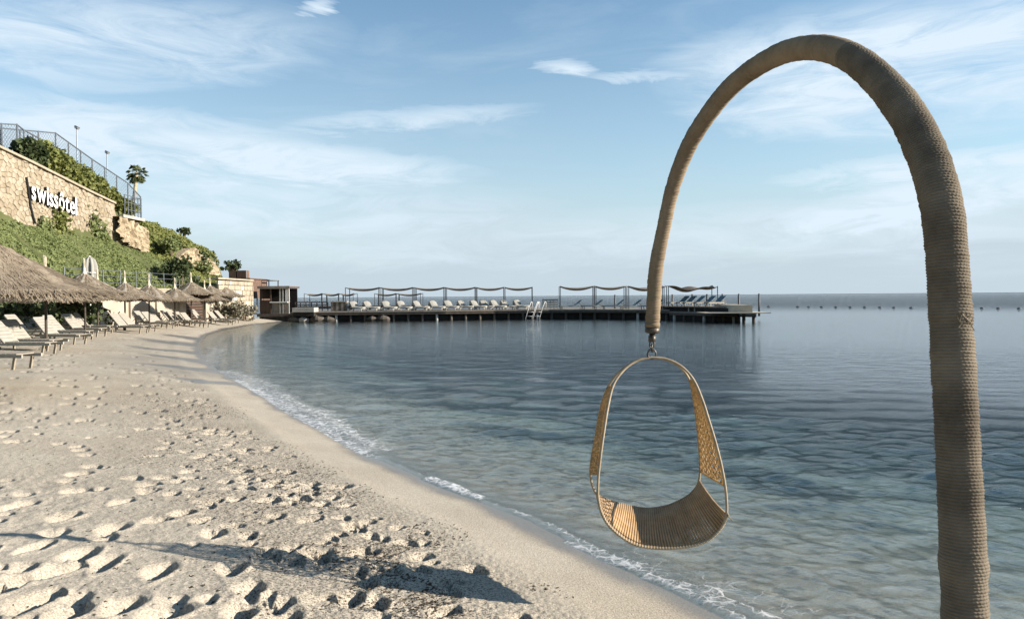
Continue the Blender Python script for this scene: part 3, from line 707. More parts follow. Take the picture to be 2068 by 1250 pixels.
def build_sign():
    a = PX(60, 384, SWX + .16); e = PX(153, 419, SWX + .16)
    root = thing('sign_lettering', 'row of white raised letters with black sides fixed high on the stone wall', 'sign', (SWX + .12, a.y, a.z - .9))
    word = 'swissôtel'; x = 0; parts = []
    for ch in word:
        cu = bpy.data.curves.new('letter', 'FONT'); cu.body = ch; cu.size = 1.0; cu.extrude = .17; cu.offset = .012; cu.resolution_u = 4
        ob = bpy.data.objects.new('letter', cu); link(ob); bpy.context.view_layer.update()
        dg = bpy.context.evaluated_depsgraph_get(); me = bpy.data.meshes.new_from_object(ob.evaluated_get(dg)); bpy.data.objects.remove(ob)
        v = np.zeros(len(me.vertices) * 3); me.vertices.foreach_get('co', v); v = v.reshape(-1, 3)
        w = v[:, 0].max() - v[:, 0].min(); v[:, 0] -= v[:, 0].min(); parts.append((ch, me, v, x)); x += w + .075
    tot = x; sc = (e.y - a.y) / tot * 1.0; hs = 1.75
    for (ch, me, v, x0) in parts:
        slope = (e.z - a.z) / (e.y - a.y)
        w = np.zeros_like(v); yy = (v[:, 0] + x0) * sc
        w[:, 0] = v[:, 2] + .0; w[:, 1] = yy; w[:, 2] = v[:, 1] * hs + yy * slope * 1.0 + .34
        me.vertices.foreach_set('co', w.astype(np.float32).ravel()); me.materials.clear()
        me.materials.append(M['white']); me.materials.append(M['black']); me.materials.append(M['maroon']); me.update()
        for p in me.polygons:
            p.material_index = 0 if p.normal.x > .9 else 1
            if ch == 'ô' and all(v[i][1] > .60 for i in p.vertices): p.material_index = 2
        o = link(bpy.data.objects.new('letter', me)); o.parent = root
build_sign()

# ------------------------------------------------------------------ hedge, fence, lamps and palm above the wall
def hedge_top():
    px = [(62, 330, 292), (90, 340, 297), (115, 352, 312), (140, 366, 330), (165, 378, 345), (190, 391, 362), (215, 404, 385), (240, 418, 405), (255, 425, 414)]
    for k, (u, vb, vt) in enumerate(px):
        p = PX(u, vb, -31.4); t = PX(u, vt, -31.8); h = t.z - p.z + .4; rs = np.random.RandomState(80 + k)
        lab = ORD[k] + ' clump from the left of the clipped green hedge above the stone wall'
        if k == 0: lab = 'leftmost loose-leaved shrub of the hedge above the stone wall'
        s = thing('hedge_shrub', lab, 'shrub', (p.x, p.y, p.z - .3), group='hedge above the stone wall')
        n = 1500; q = rs.normal(size=(n, 3)); q /= np.linalg.norm(q, axis=1)[:, None]; q *= (rs.rand(n, 1) ** .35)
        pts = q * np.array([.9, 1.15, h * .55]) * (.85 + .3 * rs.rand(n, 1)) + np.array([0, 0, h * .52])
        leaves('crown', pts, .24 if k else .34, M['hedge' if k else 'dark_leaf'], s, None, False, 90 + k)
        b = MB()
        for j in range(4): a = j * 1.6; b.tube([(0, 0, -.1), (.2 * math.cos(a), .2 * math.sin(a), h * .35), (.45 * math.cos(a), .5 * math.sin(a), h * .8)], [.06, .04, .015], 6)
        b.build('trunk', M['bark'], s)
hedge_top()
def fence(name, label, top, X, hgt, nper, zdrop=0):
    P = [PX(u, v, X) for (u, v) in top]; root = thing(name, label, 'fence', (P[0].x, P[0].y, P[0].z - hgt))
    rail = MB(); rail.tube(P, .05, 6); rail.build('top_rail', M['fence_steel'], root, world=True)
    rail = MB(); rail.tube([p - Vector((0, 0, hgt * .97)) for p in P], .035, 6); rail.build('bottom_rail', M['fence_steel'], root, world=True)
    for k in range(len(P) - 1):
        n = nper[k]
        for i in range(n + (1 if k == len(P) - 2 else 0)):
            p = P[k].lerp(P[k + 1], i / n); b = MB(); b.tube([p + Vector((0, 0, .05)), p - Vector((0, 0, hgt + .3))], .055, 6); b.build('post', M['fence_steel'], root, world=True)
        w = MB(); L = (P[k + 1] - P[k]).length; m_ = int(L / .30)
        for i in range(-int(hgt / .30), m_):
            for s in (1, -1):
                # diagonal strands clipped to the panel
                t0, t1 = i * .30, i * .30 + hgt; a0, a1 = 0.0, 1.0
                if t0 < 0: a0 = -t0 / hgt
                if t1 > L: a1 = (L - t0) / hgt
                if a1 <= a0: continue
                def pt(a):
                    tt = (t0 + a * hgt) / L; q = P[k].lerp(P[k + 1], min(max(tt, 0), 1)); return q - Vector((0, 0, hgt * (a if s > 0 else 1 - a)))
                A_, B_ = pt(a0), pt(a1); w.beam(A_, B_, .012, .012)
        w.build('wire_mesh', M['wire'], root, world=True)
fence('chain_link_fence', 'tall chain-link fence with steel posts stepping down behind the hedge', [(-40, 257), (0, 259), (112, 269), (186, 322), (258, 370), (284, 398)], -34.2, 2.7, [1, 3, 3, 3, 2])
fence('chain_link_fence', 'short chain-link fence crossing behind the leftmost shrub at the wall top', [(-30, 249), (34, 252), (48, 263), (85, 283)], -33.0, 2.0, [2, 1, 2])
for k, (u, vb, vt, X, lab) in enumerate([(156, 330, 258, -37, 'tall floodlight pole rising behind the left part of the hedge'), (217, 382, 308, -37, 'floodlight pole nearer the palm tree behind the fence')]):
    p = PX(u, vb, X); t = PX(u, vt, X); s = thing('floodlight_pole', lab, 'lamp post', (p.x, p.y, p.z - 1), group='floodlights behind the fence')
    h = t.z - p.z + 1
    b = MB(); b.tube([(0, 0, -.4), (0, 0, h)], [.06, .04], 8); b.build('pole', M['galv'], s)
    b = MB(); b.box((.1, -.1, h - .02), (.26, .4, .16), ry=.5); b.build('lamp_head', M['galv'], s)
    b = MB(); b.beam((0, -.3, h - .12), (0, .3, h - .12), .05, .05); b.build('crossbar', M['galv'], s)
def palm():
    base = PX(266, 432, -37.5); top = PX(276, 350, -37.8); s = thing('palm_tree', 'fan palm with a ragged round crown on the hilltop beyond the hedge', 'palm', tuple(base))
    h = top.z - base.z; dx, dy = top.x - base.x, top.y - base.y
    b = MB(); pts = [(dx * t ** 1.5, dy * t, h * t - (.6 if t == 0 else 0)) for t in np.linspace(0, 1, 9)]; b.tube(pts, [.26, .22, .2, .18, .17, .17, .17, .18, .18], 10); b.build('trunk', M['rock'], s, True)
    rs = random.Random(9)
    for k in range(34):
        az = rs.uniform(0, 6.28); el = rs.uniform(-1.0, 1.4); L = rs.uniform(.48, .72)
        d = Vector((math.cos(az) * math.cos(el), math.sin(az) * math.cos(el), math.sin(el))); o = Vector((dx, dy, h))
        c = o + d * L; side = d.cross(Vector((0, 0, 1))); side = side.normalized() if side.length > .1 else Vector((1, 0, 0)); up = side.cross(d)
        b = MB(); b.tube([o, o + d * L * .5, c], .02, 4)
        for j in range(-6, 7):
            a = j * .22; e = (d * math.cos(a) + side * math.sin(a)) * rs.uniform(.42, .6); e.z -= .12 + abs(j) * .02
            w = (side * math.cos(a) - d - d * math.sin(a)) * .06
            b.add([c, c + e * .55 + w + up * .02, c + e - Vector((0, 0, .1)), c + e * .55 - w], [(0, 1, 2), (0, 2, 3)])
        b.build('frond', M['palm'], s)
palm()
def terrace():
    a = PX(234, 437, -30.8); c = PX(268, 430, -30.8); s = thing('lookout_terrace', 'small concrete lookout ledge with a steel railing where the stone wall ends', 'terrace', (a.x, a.y, a.z - .4))
    L = c.y - a.y
    b = MB(); b.box((-.6, L / 2 + .2, .42), (2.6, L + .8, .22)); b.build('slab', M['concrete'], s)
    b = MB(); b.box((-1.0, L / 2 + .2, -.45), (1.2, L * .8, 1.5)); b.build('pier_block', M['stone3'], s)
    for i in range(6):
        for x in (.6,):
            b = MB(); b.tube([(x, i * L / 5 + .2, .5), (x, i * L / 5 + .2, 2.1)], .035, 6); b.build('post', M['fence_steel'], s)
    for z in (1.0, 1.55, 2.1):
        b = MB(); b.tube([(.6, .1, z), (.6, L + .3, z), (-1.8, L + .3, z)], .028, 6); b.build('rail', M['fence_steel'], s)
terrace()
def rock_face(name, label, cols, X, seed):
    P = []; rs = np.random.RandomState(seed)
    for (u, vt, vb) in cols:
        row = []
        for t in np.linspace(0, 1, 26):
            p = PX(u, lerp(vt, vb, t), X); row.append(p)
        P.append(row)
    # refine along u
    Q = []
    for k in range(len(P) - 1):
        for i in range(12):
            row = []
            for j in range(26):
                p = P[k][j].lerp(P[k + 1][j], i / 12); n = float(fbm(np.array([p.y / .9]), np.array([p.z / 1.5 + seed]), 4)[0]) - .4; n2 = 1 - abs(2 * float(fbm(np.array([p.y / .42 + 3]), np.array([p.z / .8 + seed]), 4)[0]) - 1)
                row.append(Vector((p.x + n * .9 + .1 + (n2 - .8) * .7, p.y, p.z + .25 * n)))
            Q.append(row)
    b0 = Q[0][-1]; s = thing(name, label, 'rock', (X, b0.y, b0.z - .5))
    b = MB(); b.grid(Q); bk = [[Vector((X - 1.2, p.y, p.z)) for p in (row[0], row[-1])] for row in Q]
    o = b.build('cliff_face', M['rock'], s, world=True)
    b = MB(); b.grid([[row[0], Vector((X - 1.5, row[0].y, row[0].z - .1))] for row in Q]); b.build('cliff_top', M['rock'], s, world=True)
rock_face('rock_outcrop', 'bare cream limestone face below the far green creeper', [(352, 528, 545), (372, 506, 548), (390, 500, 550), (405, 515, 553), (422, 524, 556), (440, 541, 560)], -29.6, 3)
rock_face('rock_outcrop', 'crumbling pale rock at the far end of the stone wall', [(232, 438, 480), (250, 444, 492), (266, 446, 500), (280, 455, 506), (293, 474, 512)], -29.75, 8)

# ------------------------------------------------------------------ generic shrub
def shrub(name, label, c, rx, ry, h, n, size, m_, seed, cat='shrub', group=None, dens=.4, k=3):
    rs = np.random.RandomState(seed); s = thing(name, label, cat, tuple(c), group=group)
    cen = rs.normal(size=(9 * k, 3)) * np.array([rx * .45, ry * .45, h * .22]) + np.array([0, 0, h * .55]); pick = rs.randint(len(cen), size=n)
    q = rs.normal(size=(n, 3)); q /= np.linalg.norm(q, axis=1)[:, None]; q *= rs.rand(n, 1) ** dens
    pts = cen[pick] + q * np.array([rx, ry, h * .5]) * .42; pts[:, 2] = np.maximum(pts[:, 2], .03)
    leaves('crown', pts, size, m_, s, None, False, seed + 1)
    b = MB()
    for j in range(6):
        a = j * 1.05; b.tube([(.1 * math.cos(a), .1 * math.sin(a), -.2), (rx * .25 * math.cos(a), ry * .25 * math.sin(a), h * .4), (rx * .5 * math.cos(a), ry * .5 * math.sin(a), h * .8)], [.05, .035, .012], 5)
    b.build('trunk', M['bark'], s); return s
def hill_x(y, z):
    pr = hill_profile(y)
    for a, b in zip(pr[1:], pr[2:]):
        if a[1] <= z <= b[1]: return lerp(a[0], b[0], (z - a[1]) / max(1e-3, b[1] - a[1]))
    return pr[4][0]
p = PX(362, 585, -25.6); shrub('bush', 'dark green round bush at the foot of the ivy slope behind the umbrellas', p, 1.1, 1.6, 2.4, 1900, .22, M['dark_leaf'], 21)
p = PX(345, 512, -29.0); shrub('bush', 'olive bush hanging on the slope left of the bare limestone', p, .8, 1.3, 1.3, 1200, .2, M['ivy'], 22)
p = PX(372, 476, -31.5); shrub('bush', 'small dark bush alone on the hill crest against the sky', p, .5, .5, .8, 400, .2, M['palm'], 23)
p = PX(470, 548, -29.5); shrub('bush', 'dark bush on the crest beside the red brick terrace', p, .8, 1.0, 1.0, 500, .25, M['dark_leaf'], 24)
p = PX(410, 555, -28.6); shrub('bush', 'olive bush below the bare limestone face', p, .8, 1.4, 1.1, 900, .2, M['ivy'], 25)

# ------------------------------------------------------------------ beach back wall
def back_wall():
    s = thing('plaster_wall', 'cream plaster wall along the back of the beach behind the umbrellas', 'wall', (WX, 41, .6))
    ys = [41, 55.4, 59.4, 60.6]
    b = MB(); b.box((-.2, (55.6 - 41) / 2, .9), (.4, 55.6 - 41, 2.6)); b.build('wall_face', M['plaster'], s)
    b = MB(); b.box((-.2, (59.2 - 41 + 61 - 41) / 2, .9), (.4, 1.8, 2.6)); b.build('wall_face', M['plaster'], s)
    b = MB(); b.box((-.2, 57.4 - 41, 1.95), (.4, 3.6, .5)); b.build('lintel', M['plaster'], s)
    b = MB(); b.box((-.3, 57.4 - 41, .55), (.1, 3.5, 2.2)); d = b.build('shutter', M['kiosk_dark'], s)
    for i in range(9):
        b = MB(); b.box((-.235, 57.4 - 41, -.3 + i * .22), (.03, 3.4, .12), ry=.3); b.build('slat', M['kiosk_wood'], d)
    b = MB(); b.box((-.2, (61 - 41) / 2, 2.26), (.55, 20, .12)); b.build('coping', M['stone2'], s)
    # pilasters
    for y in (44, 47.5, 51, 54.5):
        b = MB(); b.box((.06, y - 41, .85), (.16, .5, 2.5)); b.build('pilaster', M['plaster'], s)
back_wall()
def corner_wall():
    rs = random.Random(5); x0, y0, y1, zt = WX + .25, 61.0, 69.2, 3.15
    s = thing('stone_wall', 'grey-cream stone wall at the beach corner before the wooden kiosk', 'wall', (x0, y0, .4))
    b = MB(); b.box((-.42, (y1 - y0) / 2, 1.3), (.8, y1 - y0 - .04, zt)); b.build('mortar_core', M['mortar'], s)
    b = MB(); b.box((-3.2, y1 - y0 - .42, 1.3), (4.9, .8, zt)); b.build('mortar_core', M['mortar'], s)
    mats = [M['stone2'], M['stone2'], M['concrete'], M['stone']]
    z = -.2; me = {}
    while z < zt - .2:
        h = rs.uniform(.34, .48); y = -.02
        while y < y1 - y0 - .05:
            L = min(rs.uniform(.5, .95), y1 - y0 - y)
            b = MB(); d = rs.uniform(.04, .09); b.box((d / 2 - .02, 0, 0), (d + .04, L - .05, h - .05)); o = b.build('stone', rs.choice(mats), s); o.location = (0, y + L / 2, z + h / 2); y += L
        x = -.05
        while x > -4.5:
            L = rs.uniform(.5, .9); b = MB(); d = rs.uniform(.04, .09); b.box((0, -d / 2 + .02, 0), (L - .05, d + .04, h - .05)); o = b.build('stone', rs.choice(mats), s); o.location = (x - L / 2 - .03, y1 - y0 - .82, z + h / 2); x -= L
        z += h
    b = MB(); b.box((-.4, (y1 - y0) / 2, zt - .02 + .32), (1.0, y1 - y0 + .2, .14)); b.build('coping', M['stone2'], s)
corner_wall()
for k, (u, v, r_, lab) in enumerate([(492, 640, 1.0, 'dry grey shrub before the stone corner wall, nearer the kiosk'), (463, 641, .8, 'dry grey shrub before the stone corner wall, nearer the umbrellas')]):
    p = PX(u, v - 2, WX + 1.1); p.z = sand_z(p.x, p.y); shrub('dry_shrub', lab, p, r_, r_ * 1.1, 1.7, 700, .22, M['grey_leaf'], 30 + k, group='dry shrubs at the corner wall')
rs_ = random.Random(3)
for k, (y, hh) in enumerate([(24.5, 2.6), (27, 2.4), (29.4, 2.7), (31.6, 2.5), (33.8, 2.6), (36, 2.4), (38, 2.5), (40, 2.3)]):
    shrub('oleander_shrub', ORD[k] + ' dark leafy oleander from the camera end at the slope foot behind the loungers', (WX + 1.6 - .06 * k, y, sand_z(WX + 1.5, y)), 1.3, 1.6, hh, 1700, .24, M['dark_leaf'], 50 + k * 2, group='oleanders at the foot of the slope', k=4)
def low_fence():
    s = thing('mesh_railing', 'thin dark mesh railing along the top of the plaster wall', 'railing', (WX - .9, 42, 2.9))
    for i in range(10): b = MB(); b.tube([(0, i * 2.0, -.4), (0, i * 2.0, 1.15)], .035, 5); b.build('post', M['fence_steel'], s)
    for z in (.35, .75, 1.1): b = MB(); b.tube([(0, 0, z), (0, 18, z)], .018, 5); b.build('rail', M['fence_steel'], s)
low_fence()

# ------------------------------------------------------------------ brick terrace and kiosk
def brick_terrace():
    s = thing('brick_terrace', 'low red-brown brick terrace building above the stone corner wall', 'building', (-28.6, 72.5, 2.4))
    b = MB(); b.box((0, 2.5, .7), (5.8, 5, 1.9)); b.build('wall', M['brick'], s)
    b = MB(); b.box((0, 2.5, 1.7), (6.0, 5.2, .12)); b.build('roof', M['kiosk_wood'], s)
    for x in (-1.6, -.2, 1.2):
        b = MB(); b.box((x, -.02, .75), (.8, .06, .9)); w = b.build('window', M['kiosk_dark'], s); b = MB(); b.box((x, -.06, .26), (.95, .12, .07)); b.build('sill', M['stone2'], w)
    for x, w in ((2.0, .9), (1.1, .7)):
        b = MB(); b.box((x, .8, 2.15), (w, .9, .75)); b.build('roof_box', M['brick'], s)
    b = MB(); b.tube([(2.6, 0, 1.7), (2.6, 0, 2.5)], .04, 6); b.build('vent_pipe', M['galv'], s)
brick_terrace()
def kiosk():
    a = PY(526, 636, 71.5); s = thing('beach_kiosk', 'dark wooden beach bar kiosk with white counter beside the stone corner wall', 'kiosk', (a.x, 71.5, .78))
    Wd = PY(584, 636, 71.5).x - a.x; H = 2.45
    b = MB(); b.box((Wd / 2, 1.4, -.25), (Wd + .5, 3.4, .3)); b.build('floor', M['deck_dark'], s)
    b = MB(); b.box((Wd / 2, 1.4, H), (Wd + .3, 3.4, .16)); r = b.build('roof', M['kiosk_wood'], s)
    b = MB(); b.box((Wd / 2, 1.5, -1.02), (Wd + .2, 3.0, 1.2)); b.build('plinth', M['boulder'], s)
    b = MB(); b.box((Wd / 2, -.33, H - .02), (Wd + .36, .05, .26)); b.build('fascia', M['deck'], r)
    b = MB(); b.box((Wd / 2, 2.8, 1.1), (Wd, .12, 2.5)); b.build('back_wall', M['kiosk_dark'], s)
    b = MB(); b.box((.05, 1.3, 1.1), (.12, 2.8, 2.5)); b.build('side_wall', M['kiosk_wood'], s)
    b = MB(); b.box((.55, -.05, .55), (.9, .12, 1.3)); b.build('front_panel', M['kiosk_wood'], s)
    for x in (1.05, 1.95, Wd - .55, Wd): b = MB(); b.box((x, -.1, 1.1), (.12, .12, 2.55)); b.build('post', M['kiosk_wood'] if x < 1.5 else M['concrete'], s)
    b = MB(); b.box((Wd * .68, -.12, 1.0), (Wd * .62, .5, .09)); b.build('counter', M['white'], s)
    b = MB(); b.box((Wd * .68, .05, .45), (Wd * .6, .1, 1.05)); b.build('counter_front', M['deck'], s)
    b = MB(); b.box((Wd - .3, .5, 1.65), (.4, .06, 1.3)); b.build('door_panel', M['white'], s)
    a = PY(519, 578, 76); s = thing('pergola_frame', 'bare dark steel pergola frame standing behind the kiosk roof', 'pergola', (a.x, 76, .8))
    z = PY(519, 567, 76).z - .8; w = PY(543, 567, 76).x - a.x
    for x in (0, w):
        for y in (0, 3): b = MB(); b.box((x, y, z / 2), (.1, .1, z)); b.build('post', M['pergola'], s)
    for y in (0, 3): b = MB(); b.box((w / 2, y, z + .05), (w + .2, .12, .1)); b.build('beam', M['pergola'], s)
    for x in (0, w): b = MB(); b.box((x, 1.5, z + .052), (.1, 2.87, .09)); b.build('beam', M['pergola'], s)
kiosk()

# ------------------------------------------------------------------ thatched umbrellas
def cone_r(t, Rr): return Rr * (t ** 0.93)
def umbrella_proto(Rr, rise, n_straw, seed, near=False):
    """canopy with its eave at z=0, apex at z=rise; pole hangs below"""
    rs = np.random.RandomState(seed); seg = 56; rings = 16
    P = []
    for i in range(rings + 1):
        t = i / rings; row = []
        for k in range(seg):
            a = 2 * math.pi * k / seg; r = max(.03, cone_r(t, Rr)) * (1 + .02 * math.sin(a * 5 + seed)); z = rise * (1 - t) ** 1.25 + .045 * math.sin(a * 8 + 3 * t)
            step = .035 * ((t * 6) % 1.0)
            row.append((r * math.cos(a), r * math.sin(a), z - step + .03 * rs.rand()))
        P.append(row + [row[0]])
    b = MB(); b.grid([r[::-1] for r in P])
    low = [[(x * .97, y * .97, z - .10) for (x, y, z) in row] for row in P]
    b.grid(low); b.grid([P[-1], low[-1]][::-1])
    can = b.mesh('canopy', M['thatch'] if near else M['thatch_far'], True)
    # straw
    V = []; F = []
    for i in range(n_straw):
        t = (.04 + .98 * rs.rand() ** .6) if i % 4 else 1.0 + .03 * rs.rand(); a = rs.rand() * 2 * math.pi; L = (rs.uniform(.18, .42) if near else rs.uniform(.2, .38)) * (.55 if i % 4 == 0 else 1)
        r0 = cone_r(t, Rr); t1 = t + L / math.hypot(Rr, rise); r1 = r0 + L * Rr / math.hypot(Rr, rise); a1 = a + rs.normal() * .035 / max(t, .2)
        z0 = rise * max(0, 1 - t) ** 1.25 + .022 + .016 * rs.rand(); z1 = rise * max(0, 1 - t1) ** 1.25 + .012 + .022 * rs.rand()
        if t1 > 1: z1 -= (t1 - 1) * math.hypot(Rr, rise) * rs.uniform(.25, .6)
        w = (.010 if near else .016) * (.6 + .9 * rs.rand())
        p0 = Vector((r0 * math.cos(a), r0 * math.sin(a), z0)); p1 = Vector((r1 * math.cos(a1), r1 * math.sin(a1), z1)); sd = Vector((-math.sin(a), math.cos(a), 0)) * w
        j = len(V); V += [p0 - sd, p0 + sd, p1 + sd * .6, p1 - sd * .6]; F.append((j, j + 1, j + 2, j + 3))
    straw = npmesh('straw', [tuple(v) for v in V], F, [M['straw']])
    b = MB(); b.lathe([(.24, rise - .28), (.12, rise - .06), (.06, rise + .12), (.038, rise + .32), (.024, rise + .5), (.012, rise + .68)], seg=10)
    for k in range(10):
        a = k * .63; b.beam((.035 * math.cos(a), .035 * math.sin(a), rise + .1), (.045 * math.cos(a), .045 * math.sin(a), rise + .58 + .12 * rs.rand()), .012, .012)
    tip = b.mesh('tip', M['straw_pale'], True)
    b = MB()
    for k in range(8):
        a = k * math.pi / 4 + .2; b.beam((.05 * math.cos(a), .05 * math.sin(a), rise - .22), (Rr * .95 * math.cos(a), Rr * .95 * math.sin(a), -.13), .035, .05)
    ribs = b.mesh('ribs', M['lounger_wood'])
    return can, straw, tip, ribs
PN = umbrella_proto(1.9, .97, 12000, 3, True); PF = umbrella_proto(1.55, .80, 2600, 5); PF2 = umbrella_proto(1.6, .86, 2600, 9)
def umbrella(u, D, eave, proto, lab, x=None):
    x = PY(u, 600, D).x if x is None else x; g = sand_z(x, D); s = thing('thatched_umbrella', lab, 'umbrella', (x, D, g), rz=u * .7, group='thatched umbrellas on the beach')
    e = eave - g
    for nm, me in zip(('canopy', 'straw', 'tip', 'ribs'), proto):
        o = link(bpy.data.objects.new(nm, me)); o.parent = s; o.location = (0, 0, e)
        if nm == 'straw': o['kind'] = 'stuff'
    b = MB(); b.tube([(0, 0, -.4), (0, 0, e + .75)], .045 if proto is not PN else .055, 8); b.build('pole', M['pole_dark'], s)
UMB = [(-27, 13.5, 2.34, PN, 'nearest thatched umbrella, its broad straw eave cut by the left edge'),
       (92, 25.0, 2.22, PF, 'thatched umbrella half hidden under the nearest one, dark pole between the front loungers'),
       (171, 33.0, 2.50, PF2, 'tall thatched umbrella with a pale tip in front of the folded white parasol'),
       (197, 37.0, 2.26, PF, 'low thatched umbrella just below the tall one beside the folded parasol'),
       (252, 41.0, 2.25, PF2, 'thatched umbrella of which mostly the curved pale tip shows, left of the wide cone'),
       (301, 43.5, 2.16, PF2, 'wide thatched cone umbrella with a bent tip in the middle of the row'),
       (353, 49.0, 2.12, PF, 'thatched umbrella right of the wide cone, tip against the dark round bush'),
       (386, 53.5, 2.55, PF2, 'weathered umbrella between two tips, behind the row below the dark bush'),
       (413, 55.0, 2.12, PF, 'thatched umbrella in front of the dark shutter, tip rising before the slope'),
       (424, 60.0, 2.45, PF, 'thatched umbrella directly behind the one at the dark shutter'),
       (451, 62.5, 2.40, PF2, 'farthest thatched umbrella, flat cone before the stone corner wall')]
for a in UMB: umbrella(*a)
def folded_parasol():
    p = PX(183, 640, -22.2); s = thing('folded_parasol', 'folded white parasol standing upright behind the tall thatched umbrella', 'parasol', (p.x, p.y, sand_z(p.x, p.y)))
    zt = PX(186, 519, -22.2).z - s.location.z
    b = MB(); b.tube([(0, 0, -.2), (0, 0, zt + .05)], .04, 8); b.build('pole', M['white'], s)
    b = MB(); seg = 20; prof = [(.30, zt - 1.75), (.36, zt - 1.5), (.33, zt - 1.0), (.34, zt - .5), (.24, zt - .15), (.06, zt)]; P = []
    for (r, z) in prof: P.append([((r * (1 + .18 * math.cos(8 * a))) * math.cos(a), (r * (1 + .18 * math.cos(8 * a))) * math.sin(a), z) for a in [2 * math.pi * k / 48 for k in range(49)]])
    b.grid(P[::-1]); b.build('folded_canopy', M['towel'], s, True)
    b = MB(); b.tube([(.37 * math.cos(a), .37 * math.sin(a), zt - .85) for a in [k * .524 for k in range(12)]], .02, 5, closed=True); b.build('strap', M['white'], s)
folded_parasol()

# ------------------------------------------------------------------ beach loungers (head at local -x)
def lounger_meshes(back=R(43), L=1.95, Wd=.66, H=.34, wood=True, cover=None):
    out = []; hx = -.22; bl = .86; m1 = M['lounger_white']; w2 = Wd / 2
    for s in (-1, 1): b = MB(); b.box(((hx + L / 2 + .3) / 2 + .0 - .25, s * w2, H - .03), (L * .98, .05, .075)); out.append(('side_rail', b.mesh('side_rail', m1)))
    for (x, s) in ((-.85, -1), (-.85, 1), (.92, -1), (.92, 1)): b = MB(); b.box((x + (.06 if x > 0 else -.02), s * (w2 - .035), H / 2 - .06), (.06, .05, H + .02), ry=.18 if x > 0 else -.12); out.append(('leg', b.mesh('leg', M['lounger_wood'] if wood else m1)))
    b = MB(); n = 9
    for i in range(n): x = hx + (i + .5) * 1.28 / n; b.box((x, 0, H + .012), (1.28 / n - .018, Wd - .06, .03))
    out.append(('seat', b.mesh('seat', cover or (M['lounger_seat_shade'] if wood else M['lounger_sling']))))
    b = MB(); n = 6; c, s_ = math.cos(back), math.sin(back)
    for i in range(n): d = .02 + (i + .5) * bl / n; b.box((hx - d * c, 0, H + .02 + d * s_), (bl / n - .016, Wd - .05, .032), ry=back)
    for s in (-1, 1): b.beam((hx, s * (w2 - .01), H + .0), (hx - bl * c, s * (w2 - .01), H + bl * s_), .035, .05)
    out.append(('backrest', b.mesh('backrest', cover or M['lounger_sling'])))
    b = MB()
    for s in (-1, 1): b.beam((hx - bl * c * .62, s * .2, H + bl * s_ * .6), (hx - .78, s * .2, H - .02), .03, .03)
    out.append(('prop', b.mesh('prop', M['lounger_wood'])))
    return out
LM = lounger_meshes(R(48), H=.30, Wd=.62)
def place_lounger(meshes, loc, rz, lab, cat='sun lounger', grp=None, name='sun_lounger'):
    s = thing(name, lab, cat, loc, rz, grp)
    for nm, me in meshes: o = link(bpy.data.objects.new(nm, me)); o.parent = s
    return s
LOUNG = [(-45, 712, 'nearest lounger at the left edge, only its foot end in the picture'), (23, 690, 'cream lounger at the left edge left of the dark umbrella pole, front row'),
         (47, 684, 'cream lounger directly left of the front dark umbrella pole'), (46, 666, 'cream lounger in the second rank near the left edge behind the front pair'),
         (68, 660, 'cream lounger in the second rank just left of the thin umbrella pole'), (106, 674, 'cream lounger directly right of the front dark umbrella pole'),
         (122, 667, 'cream lounger second to the right of the front dark umbrella pole'), (138, 656, 'cream lounger in the rear rank, first left of the tall umbrella pole'),
         (157, 662, 'cream lounger in front of the tall umbrella pole'), (172, 657, 'cream lounger just right of the tall umbrella pole, by the oleander end'),
         (249, 657, 'left lounger of the forward pair below the middle of the umbrella row'), (266, 655, 'right lounger of the forward pair below the middle of the umbrella row'),
         (294, 648, 'left one of three loungers under the wide cone umbrella'), (309, 650, 'middle one of three loungers under the wide cone umbrella'),
         (319, 647, 'right one of three loungers under the wide cone umbrella'), (345, 645, 'left lounger under the umbrella right of the wide cone'),
         (357, 645, 'right lounger under the umbrella right of the wide cone'), (373, 641, 'left lounger of the pair left of the dark shutter'),
         (384, 641, 'right lounger of the pair left of the dark shutter'), (402, 637, 'left lounger of the pair before the dark shutter'),
         (408, 635, 'right lounger of the pair before the dark shutter'), (437, 637, 'left lounger of the farthest pair at the stone corner wall'),
         (450, 636, 'right lounger of the farthest pair at the stone corner wall')]
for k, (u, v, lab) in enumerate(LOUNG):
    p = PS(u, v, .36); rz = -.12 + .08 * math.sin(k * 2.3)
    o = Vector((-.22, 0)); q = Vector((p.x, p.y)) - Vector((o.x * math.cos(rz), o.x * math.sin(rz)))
    place_lounger(LM, (q.x, q.y, sand_z(q.x, q.y) + .03), rz, lab, grp='sun loungers on the beach')

